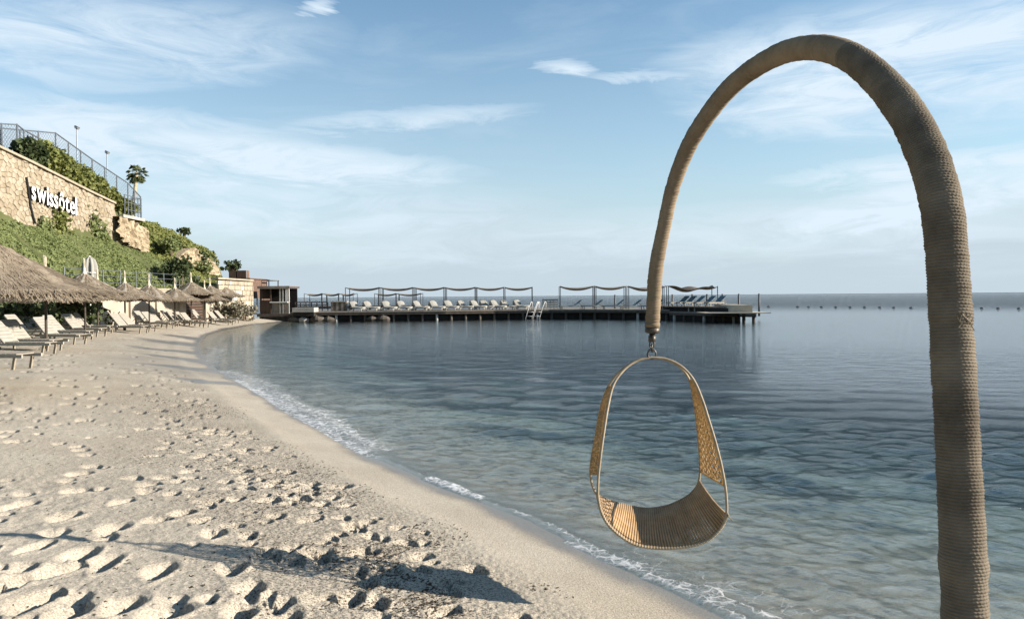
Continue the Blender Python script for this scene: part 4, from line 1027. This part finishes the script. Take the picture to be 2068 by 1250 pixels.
# ------------------------------------------------------------------ pier
PFRONT = [(586, 69.5), (640, 70), (760, 70.5), (900, 71), (1000, 72), (1110, 72.3), (1200, 71.5), (1290, 69), (1352, 66.5)]
PRIGHT = [(1352, 66.5), (1420, 62.8), (1500, 59.2), (1528, 58.5)]
DZ = .86
def px_x(u, D): return PY(u, 610, D).x
def pier_y(u): P = PFRONT + PRIGHT[1:]; return float(np.interp(u, [p[0] for p in P], [p[1] for p in P]))
def build_pier():
    A = [Vector((px_x(u, D), D, 0)) for (u, D) in PFRONT]; B = [Vector((px_x(u, D), D, 0)) for (u, D) in PRIGHT]
    s = thing('pier', 'long dark timber bathing pier on piles curving across the bay', 'pier', (A[0].x, A[0].y, 0))
    def slab(P, z, h, depth, y_in=0.0):
        b = MB(); V = []; F = []
        for p in P: V += [(p.x, p.y + y_in, z - h), (p.x, p.y + y_in, z), (p.x, p.y + depth, z), (p.x, p.y + depth, z - h)]
        for i in range(len(P) - 1):
            for k in range(4): k2 = (k + 1) % 4; F.append((i * 4 + k, i * 4 + k2, i * 4 + 4 + k2, i * 4 + 4 + k))
        F += [(3, 2, 1, 0), tuple((len(P) - 1) * 4 + k for k in range(4))]; b.add(V, F); return b
    slab(A, DZ, .10, 8.5).build('deck', M['deck'], s, world=True)
    slab(A, DZ - .104, .22, .12, .06).build('fascia', M['deck_dark'], s, world=True)
    slab(A, DZ - .33, 2.4, 7.5, .62).build('shade_core', M['shade_core'], s, world=True)  # added dark block behind the piles, stands in for under-deck shade
    slab(B, .70, .10, 8.5).build('lower_deck', M['deck'], s, world=True)
    slab(B, .59, .2, .12, .06).build('fascia', M['deck_dark'], s, world=True)
    slab(B[:-1] + [B[-1] - Vector((1.2, 0, 0))], .58, 2.4, 7.0, .6).build('shade_core', M['shade_core'], s, world=True)
    C = [p + Vector((0, 1.4, 0)) for p in B]; C[-1].x -= .2
    slab(C, 1.18, .10, 6.5).build('upper_deck', M['deck'], s, world=True)
    slab([C[0], C[1], C[2] - Vector((.6, 0, 0))], 1.06, .34, 6.0, .5).build('riser', M['shade_core'], s, world=True)
    e0 = C[2] - Vector((.6, 0, 0)); b = slab([e0 + Vector((0, -.25, 0)), C[-1] + Vector((.25, -.25, 0))], 1.34, .62, 5.0); b.build('end_step', M['beige'], s, world=True)
    b = slab([B[2] + Vector((-3, -.1, 0)), B[-1] + Vector((1.1, -.1, 0))], .745, .06, 3.0); b.build('end_landing', M['beige'], s, world=True)
    # piles, one mesh each
    us = list(np.arange(592, 1350, 29)) ; rnd = random.Random(8)
    for i, u in enumerate(us):
        D = pier_y(u) + .35; x = px_x(u, D); b = MB(); b.tube([(x, D, -4), (x, D, DZ - .1)], .13, 8); b.build('pile', M['pile_pale'] if i % 7 == 3 or u in (1162,) else M['pile'], s, True, True)
    for i, u in enumerate(np.arange(1362, 1528, 20)):
        D = pier_y(u) + .35; x = px_x(u, D); b = MB(); b.tube([(x, D, -4), (x, D, .6)], .14, 8); b.build('pile', M['pile_pale'] if i % 3 == 0 else M['pile'], s, True, True)
    for i, u in enumerate((1391, 1403, 1424, 1445)):
        D = pier_y(u) + 1.3; x = px_x(u, D); b = MB(); b.box((x, D, .89), (.12, .12, .38)); b.build('strut', M['pile_pale'], s, world=True)
    # mooring posts along the seaward edge
    for i, u in enumerate((1242, 1358, 1398, 1428, 1459, 1492, 1533)):
        D = pier_y(min(u, 1520)) + 5.5; x = px_x(u, D); b = MB(); b.tube([(x, D, .3), (x, D, 2.25)], [.10, .085], 8); b.build('post', M['pergola'], s, True, True)
    return s
build_pier()
def far_pier():
    y = 92; x0, x1 = px_x(596, y), px_x(858, y); s = thing('far_jetty', 'low jetty with shade sails seen behind the left part of the pier', 'jetty', (x0, y, 0))
    b = MB(); b.box(((x1 - x0) / 2, 2.5, .95), (x1 - x0, 5, .3)); b.build('deck', M['deck_dark'], s)
    for i in range(8): b = MB(); b.tube([((x1 - x0) * i / 7, .3, -4), ((x1 - x0) * i / 7, .3, .8)], .15, 8); b.build('pile', M['pile'], s)
far_pier()
# boulders and slab at the root of the pier
for k, (u, v, r_, lab) in enumerate([(594, 645, .5, 'brown boulder leftmost under the pier root'), (612, 646, .42, 'pale boulder second from the left under the pier root'), (640, 645, .6, 'wide grey boulder under the pier beside the pale one'), (664, 646, .45, 'dark boulder under the pier right of the wide grey one'), (752, 645, .4, 'lone boulder at the waterline below the second white lounger'), (775, 645, .55, 'reddish boulder at the waterline right of the lone one')]):
    p = PY(u, v, 69.9 + .004 * (u - 590)); rs = np.random.RandomState(k); b = MB(); P = []
    for i in range(7):
        ph = -math.pi / 2 + math.pi * i / 6; P.append([(r_ * (1.25 + .3 * math.sin(3 * a + k)) * math.cos(a) * math.cos(ph), r_ * math.sin(a) * math.cos(ph) * (1 + .2 * math.cos(2 * a + k)), r_ * .62 * math.sin(ph) * (1 + .18 * math.sin(2 * a + i))) for a in [2 * math.pi * j / 12 for j in range(13)]])
    b.grid(P); o = b.build('boulder', M['boulder' if k != 1 else 'pile_pale'], None, False); o.location = (p.x, p.y, .12); tag(o, lab, 'boulder', 'boulders at the pier root')
def ramp():
    p = PY(590, 634, 69.2); q = PY(634, 634, 69.2); w = q.x - p.x; s = thing('concrete_ramp', 'grey concrete slab at the beach end of the pier', 'ramp', (p.x, 69.2, .5))
    b = MB(); b.box((w / 2, .8, .55), (w, 1.6, .42)); b.build('slab', M['concrete'], s); b = MB(); b.box((w / 2, .8, .15), (w * .94, 1.2, .38)); b.build('footing', M['shade_core'], s)
    p = PY(668, 630, 71.6); q = PY(699, 630, 71.6); w = q.x - p.x; s = thing('deck_bar', 'low brown timber bar counter left of the first pergola on the pier', 'bar', (p.x, 71.6, DZ))
    b = MB(); b.box((w / 2, .35, .45), (w, .6, .9)); b.build('body', M['deck'], s); b = MB(); b.box((w / 2, .35, .93), (w + .2, .8, .06)); b.build('top', M['beige'], s)
    for i in range(6): b = MB(); b.box((w * (i + .5) / 6, .035, .45), (w / 6 - .04, .02, .82)); b.build('plank', M['deck_dark' if i % 2 else 'deck'], s)
    p = PY(596, 622, 74); q = PY(662, 622, 74); s = thing('pier_railing', 'dark timber railing between the kiosk and the brown deck bar', 'railing', (p.x, 74, DZ)); w = q.x - p.x
    for i in range(7): b = MB(); b.box((w * i / 6, 0, .42), (.08, .08, .9)); b.build('post', M['deck_dark'], s)
    for z in (.35, .6, .88): b = MB(); b.box((w / 2, -.06, z), (w, .04, .09)); b.build('rail', M['deck_dark'], s)
ramp()
def pergola(u0, u1, D, zt, zb, lab, sag=.30, m_='canvas', wav=0, name='shade_pergola', dep=1.9, tilt=0):
    x0, x1 = px_x(u0, D), px_x(u1, D); s = thing(name, lab, 'pergola', (x0, D, zb), group='shade sails on the pier'); w = x1 - x0; h = zt - zb
    for x in (.04, w - .04):
        for y in (0, dep): b = MB(); b.box((x, y, h / 2), (.065, .065, h)); b.build('post', M['pergola'], s)
    P = []; n = 18
    for j in range(8):
        tj = j / 7; P.append([(w * i / n, dep * tj + .02, h + .06 - sag * 4 * (i / n) * (1 - i / n) * (.7 + .3 * math.sin(tj * 5)) + wav * math.sin(i / n * 11 + tj * 2) - .1 * 4 * tj * (1 - tj) + tilt * i / n) for i in range(n + 1)])
    b = MB(); b.grid(P); b.grid([[(x, y, z - .02) for (x, y, z) in r] for r in P][::-1]); b.grid([P[0], [(x, y - .004, z - .035 - .012 * math.sin(x * 9 + w)) for (x, y, z) in P[0]]][::-1])
    b.build('canvas', M[m_], s, True)
PG = [(697, 766, 73.0), (767, 834, 73.4), (835, 897, 73.8), (898, 960, 74.2), (961, 1018, 74.6), (1019, 1076, 74.8)]
for k, (a, c, D) in enumerate(PG):
    zt = PY(a, 581.5 - .5 * k / 3, D).z; pergola(a, c, D, zt, DZ, ORD[k] + ' sagging dark shade sail from the left over the white loungers')
PG2 = [(1131, 1202, 74.0, .40, 'canvas', 0, 'grey shade sail just right of the swimming ladder'), (1203, 1267, 72.6, .34, 'canvas', 0, 'dark shade sail immediately left of the hanging chair arm'),
       (1269, 1347, 70.2, .42, 'canvas', .03, 'shade sail partly hidden by the hanging chair arm'), (1349, 1450, 67.0, .40, 'canvas_brown', .12, 'wavy brown shade sail at the seaward end of the pier')]
for (a, c, D, sg, m_, wv, lab) in PG2: pergola(a, c, D, PY(a, 578.5, D).z, DZ if a < 1340 else 1.18, lab, sg, m_, wv)
PG3 = [(614, 650, 92.5), (650, 684, 92.5), (684, 714, 92.5), (756, 800, 92.5), (800, 850, 92.5)]
for k, (a, c, D) in enumerate(PG3): pergola(a, c, D, PY(a, 593.2, D).z, 1.1, ORD[k] + ' small distant shade sail from the left on the far jetty', .3, dep=2.5)
# covered loungers, foot towards camera-right
def covered_lounger():
    out = lounger_meshes(R(52), wood=False)[:6]; P = []
    prof = [(-.80, .30), (-.74, .88), (-.66, .99), (-.52, .90), (-.22, .50), (.1, .43), (.6, .42), (.98, .41), (1.02, .26)]
    for i, (x, z) in enumerate(prof): P.append([(x + .02 * math.sin(j * 2 + i), (j / 6 - .5) * .86, z - .10 * abs(j / 3 - 1) ** 3 + .02 * math.sin(i * 3 + j * 1.7)) for j in range(7)])
    b = MB(); b.grid(P[::-1]); b.grid([[(x, y * .94, z - .05) for (x, y, z) in r] for r in P]); 
    for sgn, j in ((-1, 0), (1, 6)): b.grid([[P[i][j], (P[i][j][0], P[i][j][1], max(.22, P[i][j][2] - .3))] for i in range(len(P))])
    out.append(('towel_cover', b.mesh('towel_cover', M['towel'], True))); return out
CL = covered_lounger()
W1 = [724, 752, 789, 819, 852, 885, 914, 942, 968, 987, 1008, 1029, 1055]
for k, u in enumerate(W1):
    D = pier_y(u) + (1.3 if k < 6 else 2.2) + .25 * math.sin(k * 3); x = px_x(u - 3, D)
    place_lounger(CL, (x, D, DZ + .004), R(-38 + 6 * math.sin(k * 1.9)), ORD[k] + ' lounger from the left under a white cover on the pier', grp='covered loungers on the pier')
TEAL = [m_ if m_[0] != 'backrest' else None for m_ in lounger_meshes(R(35), wood=False)]
_tb = lounger_meshes(R(38), wood=False, cover=M['teal']); TL = [a for a in LM if False]
for (nm, me) in lounger_meshes(R(38), wood=False): TL.append((nm, me) if nm != 'backrest' else ('backrest', [q for q in _tb if q[0] == 'backrest'][0][1]))
TU = [1155, 1198, 1240, 1275, 1318]
for k, u in enumerate(TU):
    D = pier_y(u) + 1.2; place_lounger(TL, (px_x(u, D), D, DZ + .004), R(180 + 6 + 5 * math.sin(k * 2)), ORD[k] + ' teal-backed lounger seen side-on, counted from the swimming ladder', grp='teal loungers on the pier')
for k, u in enumerate([1372, 1388, 1404, 1425, 1446]):
    D = pier_y(u) + 2.2 + .2 * (k % 2); place_lounger(TL, (px_x(u, D), D, 1.184), R(180 + 25 + 6 * math.sin(k * 2)), ORD[k] + ' teal-backed lounger from the left on the raised end deck', grp='teal loungers on the end deck')
def ladder(u, lab):
    D = pier_y(u) - .05; x = px_x(u, D); s = thing('swimming_ladder', lab, 'ladder', (x, D, 0), group='swimming ladders')
    for dx in (0, .62):
        b = MB(); b.tube([(dx + .1, .5, DZ + .0), (dx + .12, .45, DZ + .72), (dx + .02, .2, DZ + .78), (dx - .25, -.15, DZ + .2), (dx - .75, -.3, -.6)], .024, 6); b.build('rail', M['white'], s, True)
    for t in (.25, .5, .75): b = MB(); b.tube([(-.25 - .5 * t, -.15 - .15 * t, DZ + .2 - (DZ + .8) * t), (.37 - .5 * t, -.15 - .15 * t, DZ + .2 - (DZ + .8) * t)], .02, 6); b.build('rung', M['white'], s, True)
ladder(1073, 'white tubular swimming ladder, left one of the pair on the pier edge'); ladder(1088, 'white tubular swimming ladder, right one of the pair on the pier edge')
# stacked chairs near the ladders: low white screens
def screen():
    D = 75.5; x0 = px_x(1096, D); x1 = px_x(1126, D); s = thing('deck_screen', 'pale slatted windbreak on the pier between the ladder and the grey shade sail', 'screen', (x0, D, DZ)); w = x1 - x0
    for i in range(5): b = MB(); b.box((w * i / 4, 0, .5), (.07, .07, 1.0)); b.build('post', M['lounger_white'], s)
    for i in range(4): b = MB(); b.box((w / 2, -.05, .2 + i * .24), (w, .025, .14)); b.build('slat', M['lounger_white'], s)
screen()
# buoys
def buoys():
    b = MB(); b.lathe([(.02, -.22), (.20, -.16), (.28, 0), (.24, .13), (.14, .22), (.05, .26), (.05, .34), (.02, .36)], seg=12)
    me = b.mesh('float', M['buoy'], True)
    us = [1552, 1611, 1633, 1659, 1688, 1717, 1746, 1777, 1805, 1840, 1983, 2016, 2058]
    for k, u in enumerate(us):
        p = PZ(u, 619.5 + (u - 1550) * .008, 0); 
        s = thing('buoy', ORD[k] + ' dark float from the pier end in the swimming-area buoy line', 'buoy', (p.x, p.y, 0), group='swimming area buoy line')
        o = link(bpy.data.objects.new('float', me)); o.parent = s; o.scale = (1.1, .7, .6)
buoys()

# ------------------------------------------------------------------ rope-wrapped arch
ARCH = [(1317, 669, 29), (1319.5, 620, 29), (1325, 541, 29), (1340, 462, 28), (1359, 378, 29.5), (1392, 293, 33), (1437, 222, 36), (1480, 172, 39), (1528, 135, 42), (1588, 105, 47), (1651, 97, 53), (1709, 112, 60), (1765, 152, 68), (1828, 226, 78), (1872, 313, 84), (1899, 404, 88), (1911, 500, 88), (1915, 560, 88), (1923, 700, 91), (1934, 900, 93), (1943, 1080, 96), (1949, 1250, 97)]
def arch_D(u): return lerp(5.1, 2.6, min(1, max(0, (u - 1317) / 632)))
def build_arch():
    P = []
    for (u, v, w) in ARCH: D = arch_D(u); p = PY(u, v, D); P.append((p.x, p.y, p.z, w / 2 / FPX * D / math.sqrt(1 + ((u - 1034) / FPX) ** 2)))
    b0, b1 = P[-2], P[-1]; k = (b1[2] + .7) / (b0[2] - b1[2]); P.append((b1[0] + (b1[0] - b0[0]) * k, b1[1] + (b1[1] - b0[1]) * k, -.7, b1[3]))
    C, S = spline(P, 4000); base = P[-1]
    g = sand_z(base[0], base[1]); s = thing('rope_arch', 'tall arched pole wrapped in natural rope, holding the hanging chair', 'arch', (base[0], base[1], g))
    us = 1034 + C[:, 0] / C[:, 1] * FPX
    i_seam = int(np.argmax(us > 1712))
    O = np.array([base[0], base[1], g])
    def wrap(i0, i1, pitch, seg, per, amp, lump, nm, mt_, phase0=0.0):
        L = S[i1] - S[i0]; n = int(L / pitch * per); ss = np.linspace(S[i0], S[i1], n)
        Q = np.stack([np.interp(ss, S, C[:, k]) for k in range(4)], 1)
        T = np.gradient(Q[:, :3], axis=0); T /= np.linalg.norm(T, axis=1)[:, None]
        nx = np.array([0, 1.0, 0]); V = np.zeros((n, seg, 3)); th = np.arange(seg) * 2 * math.pi / seg
        turn = (ss - ss[0]) / pitch; rs = np.random.RandomState(2)
        wob = np.interp(ss, np.linspace(ss[0], ss[-1], 90), rs.normal(size=90)) * .0008
        bul = .005 * np.exp(-((ss - (S[i1] - 1.95)) / .05) ** 2) + .005 * np.exp(-((ss - (S[i1] - 1.70)) / .08) ** 2) if nm == 'rope_wrap' else 0
        for i in range(n):
            nx = nx - T[i] * nx.dot(T[i]); nx /= np.linalg.norm(nx); ny = np.cross(T[i], nx)
            ph = turn[i] + th / (2 * math.pi); rid = np.abs(np.sin(math.pi * ph)) ** .75 - .6
            r = Q[i, 3] + wob[i] + (bul[i] if nm == 'rope_wrap' else 0) + amp * rid + lump * np.sin(th * 30 + 6.28 * _perm[np.floor(ph).astype(int) % 512, 7] + 2.5 * (ph % 1)) + amp * .9 * (vnoise(np.floor(ph) * .73 + 5, th * .6) - .5)
            V[i] = Q[i, :3] + (np.cos(th)[:, None] * nx + np.sin(th)[:, None] * ny) * r[:, None]
        V = V.reshape(-1, 3) - O
        F = polar_faces(n, seg); me = npmesh(nm, V, F, [mt_], True); o = link(bpy.data.objects.new(nm, me)); o.parent = s; return Q, T
    Q, T = wrap(i_seam, 3999, .0118, 128, 6, .0044, .0007, 'rope_wrap', M['rope'])
    Q2, T2 = wrap(0, i_seam + 12, .0105, 64, 5, .0030, .0005, 'fine_rope_wrap', M['rope_fine'])
    # end cap under the tip
    e = Vector(C[0, :3]); t = Vector(C[0, :3] - C[20, :3]).normalized(); rr_ = C[0, 3]
    b = MB(); b.tube([e - t * .03, e + t * .004, e + t * .012], [rr_ * 1.03, rr_ * 1.04, rr_ * .9], 20); b.build('end_cap', M['steel'], s, True, True)
    b = MB(); b.tube([e - t * .06, e - t * .03], [rr_ * 1.06, rr_ * 1.07], 20); b.build('end_binding', M['rope_fine'], s, True, True)
    for (u, nm) in ((1521, 'seam_binding'), (1660, 'seam_binding')):
        i = int(np.argmax(us > u)); b = MB(); b.tube([C[i - 8, :3], C[i, :3], C[i + 8, :3]], [C[i, 3] * 1.02, C[i, 3] * 1.055, C[i, 3] * 1.02], 28); b.build(nm, M['rope_fine'], s, True, True)
    # frayed rope ends
    rs = random.Random(6)
    for (u, v) in ((1921, 645), (1527, 112)):
        i = int(np.argmin((us - u) ** 2 * .2 + (598 - (C[:, 2] - EYE) / C[:, 1] * FPX - v) ** 2)); c = Vector(C[i, :3]); b = MB()
        for k in range(7):
            d = Vector((rs.uniform(-.25, .5), -1, rs.uniform(-.6, .4))).normalized(); a = c + d * C[i, 3] * .98; b.tube([a, a + d * .015 + Vector((rs.uniform(-.01, .01), 0, -.012)), a + d * .02 + Vector((rs.uniform(-.03, .03), 0, -.035))], .0018, 4)
        b.build('frayed_end', M['rattan_pale'], s, world=True)
    return e, t
tip, tdir = build_arch()
# ------------------------------------------------------------------ swivel and chain (own thing: hangs from the arch)
CH_TOP = PY(1316, 722, 5.1)
def build_hanger():
    top = tip + Vector((0, 0, -.010)); bot = CH_TOP; s = thing('swivel_chain', 'dark steel swivel and chain links between arch tip and hanging chair', 'chain', tuple(bot)); x = lambda t: top.lerp(bot, t)
    b = MB(); b.tube([x(0), x(.12), x(.13), x(.36), x(.38)], [.02, .02, .026, .026, .016], 12); b.build('swivel', M['steel'], s, True, True)
    def linkring(c, rx, rz_, ang, w=.0055):
        b = MB(); P = []
        for k in range(20):
            a = 2 * math.pi * k / 20; p = Vector((rx * math.cos(a), 0, rz_ * math.sin(a))); p.rotate(Matrix.Rotation(ang, 3, 'Z')); P.append(c + p)
        b.tube(P, w, 6, closed=True); return b
    linkring(x(.47), .017, .026, .2).build('chain_link', M['steel'], s, True, True)
    linkring(x(.62), .017, .026, 1.5).build('chain_link', M['steel'], s, True, True)
    linkring(x(.86), .030, .033, .15, .006).build('ring', M['steel'], s, True, True)
build_hanger()
# ------------------------------------------------------------------ hanging chair
def build_chair():
    near = [(1316, 722), (1345, 725), (1375, 739), (1400, 766), (1418, 806), (1432, 850), (1447, 900), (1460, 955), (1467, 1005), (1466, 1045), (1453, 1070), (1425, 1093), (1380, 1105), (1330, 1107), (1285, 1100), (1250, 1080), (1222, 1050), (1209, 1012), (1208, 970), (1213, 920), (1220, 870), (1229, 815), (1240, 775), (1262, 745), (1288, 728), (1316, 722)]
    far = [(1316, 722), (1345, 726), (1372, 740), (1392, 766), (1401, 806), (1407, 850), (1412, 900), (1414, 945), (1410, 977), (1395, 997), (1375, 1010), (1345, 1022), (1305, 1027), (1262, 1020), (1228, 1010), (1204, 996), (1193, 965), (1195, 925), (1203, 880), (1212, 830), (1225, 788), (1245, 757), (1272, 735), (1295, 725), (1316, 722)]
    def dd(v, a): t = min(1, max(0, (v - 722) / 250)); return 5.1 + a * math.sin(t * math.pi / 2)
    PN_, _ = spline([tuple(PY(u, v, dd(v, -.27))) for (u, v) in near], 240); PF_, _ = spline([tuple(PY(u, v, dd(v, .25))) for (u, v) in far], 240)
    s = thing('hanging_chair', 'woven rattan hanging chair swinging below the rope arch', 'hanging chair', tuple(PY(1335, 1107, 5.1)))
    b = MB(); b.tube([tuple(p) for p in PN_[:-1]], .0088, 8, closed=True); b.build('front_hoop', M['rattan_pale'], s, True, True)
    b = MB(); b.tube([tuple(p + (0, .004, 0)) for p in PF_[:-1]], .0088, 8, closed=True); b.build('rear_hoop', M['rattan_pale'], s, True, True)
    def sub(P, pa, pb):    # piece of the curve between the points nearest two pixels
        uu = 1034 + P[:, 0] / P[:, 1] * FPX; vv = 598 - (P[:, 2] - EYE) / P[:, 1] * FPX
        ia = int(np.argmin((uu - pa[0]) ** 2 + (vv - pa[1]) ** 2)); ib = int(np.argmin((uu - pb[0]) ** 2 + (vv - pb[1]) ** 2))
        q = P[min(ia, ib):max(ia, ib) + 1]; return q if ia < ib else q[::-1]
    def res(P, n): return spline(P[::max(1, len(P) // 40)] if len(P) > 60 else P, n)[0]
    a = res(sub(PN_, (1466, 1045), (1209, 1006)), 58); c = res(sub(PF_, (1410, 977), (1206, 998)), 58)
    b = MB()
    for i in range(58):
        p, q = Vector(a[i]), Vector(c[i]); mid = p.lerp(q, .5) + Vector((0, 0, -.02)); b.tube([p, p.lerp(mid, .5) + Vector((0, 0, -.004)), mid, mid.lerp(q, .5) + Vector((0, 0, -.004)), q], .0095 + .0006 * math.sin(i * 5.3), 6)
    b.build('seat', M['rattan'], s, True, True)
    b = MB()
    for t in (.06, .12, .5, .88, .94):
        b.tube([Vector(a[i]).lerp(Vector(c[i]), t) + Vector((0, 0, -.02 * 4 * t * (1 - t) + (.0075 if i % 2 else -.0075))) for i in range(58)], .0045, 5)
    b.build('weaver', M['rattan_pale'], s, True, True)
    for nm, e1 in (('front_edge', a), ('rear_edge', c)):
        b = MB()
        for i in range(0, 57, 1):
            p = Vector(e1[i]); t = (Vector(e1[min(i + 1, 57)]) - Vector(e1[max(i - 1, 0)])).normalized(); nx = t.cross(Vector((0, 1, 0))).normalized(); ny = t.cross(nx)
            b.tube([p + (nx * math.cos(k * 1.05) + ny * math.sin(k * 1.05)) * .0105 + t * k * .0022 for k in range(7)], .0022, 4)
        b.build(nm, M['rattan_pale'], s, True, True)
    for nm, (na, nb), (fa, fb) in (('side_panel', ((1402, 770), (1464, 985)), ((1394, 770), (1413, 955))), ('side_panel', ((1238, 782), (1208, 960)), ((1228, 782), (1193, 960)))):
        p = res(sub(PN_, na, nb), 120); q = res(sub(PF_, fa, fb), 120); b = MB()
        # diamond lattice of flat cords over a few straight warps
        n_d = 15
        for sg in (1, -1):
            for k in range(-6, n_d + 6):
                pts = []
                for j in range(9):
                    t = j / 8; f = (k + 6 * t * (1 if sg > 0 else -1) + (0 if sg > 0 else 6)) / n_d
                    if 0 <= f <= 1: i = f * 119; ia = int(i); fr = i - ia; ib = min(ia + 1, 119); pa = Vector(p[ia]).lerp(Vector(p[ib]), fr); pb = Vector(q[ia]).lerp(Vector(q[ib]), fr); pts.append(pa.lerp(pb, t) + Vector((.004 * sg * (-1) ** j, 0, 0)))
                if len(pts) > 1: b.tube(pts, .0062, 5)
        for k in range(5):
            t = (k + .5) / 5; b.tube([Vector(p[i]).lerp(Vector(q[i]), t + .015 * math.sin(i * .5 + k)) for i in range(0, 120, 3)], .0058, 5)
        for i in (0, 1, 118, 119): b.tube([Vector(p[i]), Vector(q[i])], .006, 5)
        b.build(nm, M['cord'], s, True, True)
    # loose cord end at the right corner
    c0 = Vector(a[0]); b = MB()
    for k in range(5): b.tube([c0, c0 + Vector((.01 + .008 * k, -.01, -.01 * k)), c0 + Vector((.012 + .004 * k, -.012, -.010 - .006 * k))], .0016, 4)
    b.tube([c0 + Vector((0, 0, .02)), c0 + Vector((.012, -.012, 0)), c0 + Vector((0, -.004, -.02)), c0 + Vector((-.012, .01, 0)), c0 + Vector((0, 0, .02))], .005, 5)
    b.build('cord_knot', M['rattan_pale'], s, True, True)
build_chair()

# ------------------------------------------------------------------ dry seagrass bits on the sand
def debris():
    rs = np.random.RandomState(12); V = []; F = []; n = 0
    r = 3.5 * (16 / 3.5) ** rs.rand(60000); t = np.radians(rs.uniform(-40, 12, 60000)); x = r * np.sin(t); y = r * np.cos(t); d = shore_d(x, y)
    k = (d > .85) & (rs.rand(60000) < np.clip(np.exp(-((d - 1.7) / .7) ** 2) * .9 + .06, 0, 1) * (fbm(x / .6, y / .6, 3) > .47)); x, y, d = x[k][:14000], y[k][:14000], d[k][:14000]
    dg = bpy.context.evaluated_depsgraph_get(); sand = bpy.data.objects['beach_sand']; se = sand.evaluated_get(dg)
    for i in range(len(x)):
        ok, loc, nm, _ = se.ray_cast(Vector((x[i], y[i], 3)), Vector((0, 0, -1)))
        if not ok: continue
        a = rs.rand() * 6.28; L = rs.uniform(.006, .020); w = L * rs.uniform(.2, .5); h = rs.uniform(.003, .012); c, s_ = math.cos(a), math.sin(a); z = loc.z + .001; j = len(V)
        V += [(x[i] - L * c, y[i] - L * s_, z), (x[i] - w * s_, y[i] + w * c, z + h), (x[i] + L * c, y[i] + L * s_, z + h * rs.rand()), (x[i] + w * s_, y[i] - w * c, z + h * .3)]; F += [(j, j + 1, j + 3), (j + 1, j + 2, j + 3)]
    me = npmesh('dry_seagrass', V, F, [M['debris']]); o = link(bpy.data.objects.new('dry_seagrass', me)); tag(o, 'dark bits of dry seagrass scattered over the sand', 'seagrass', kind='stuff')
debris()
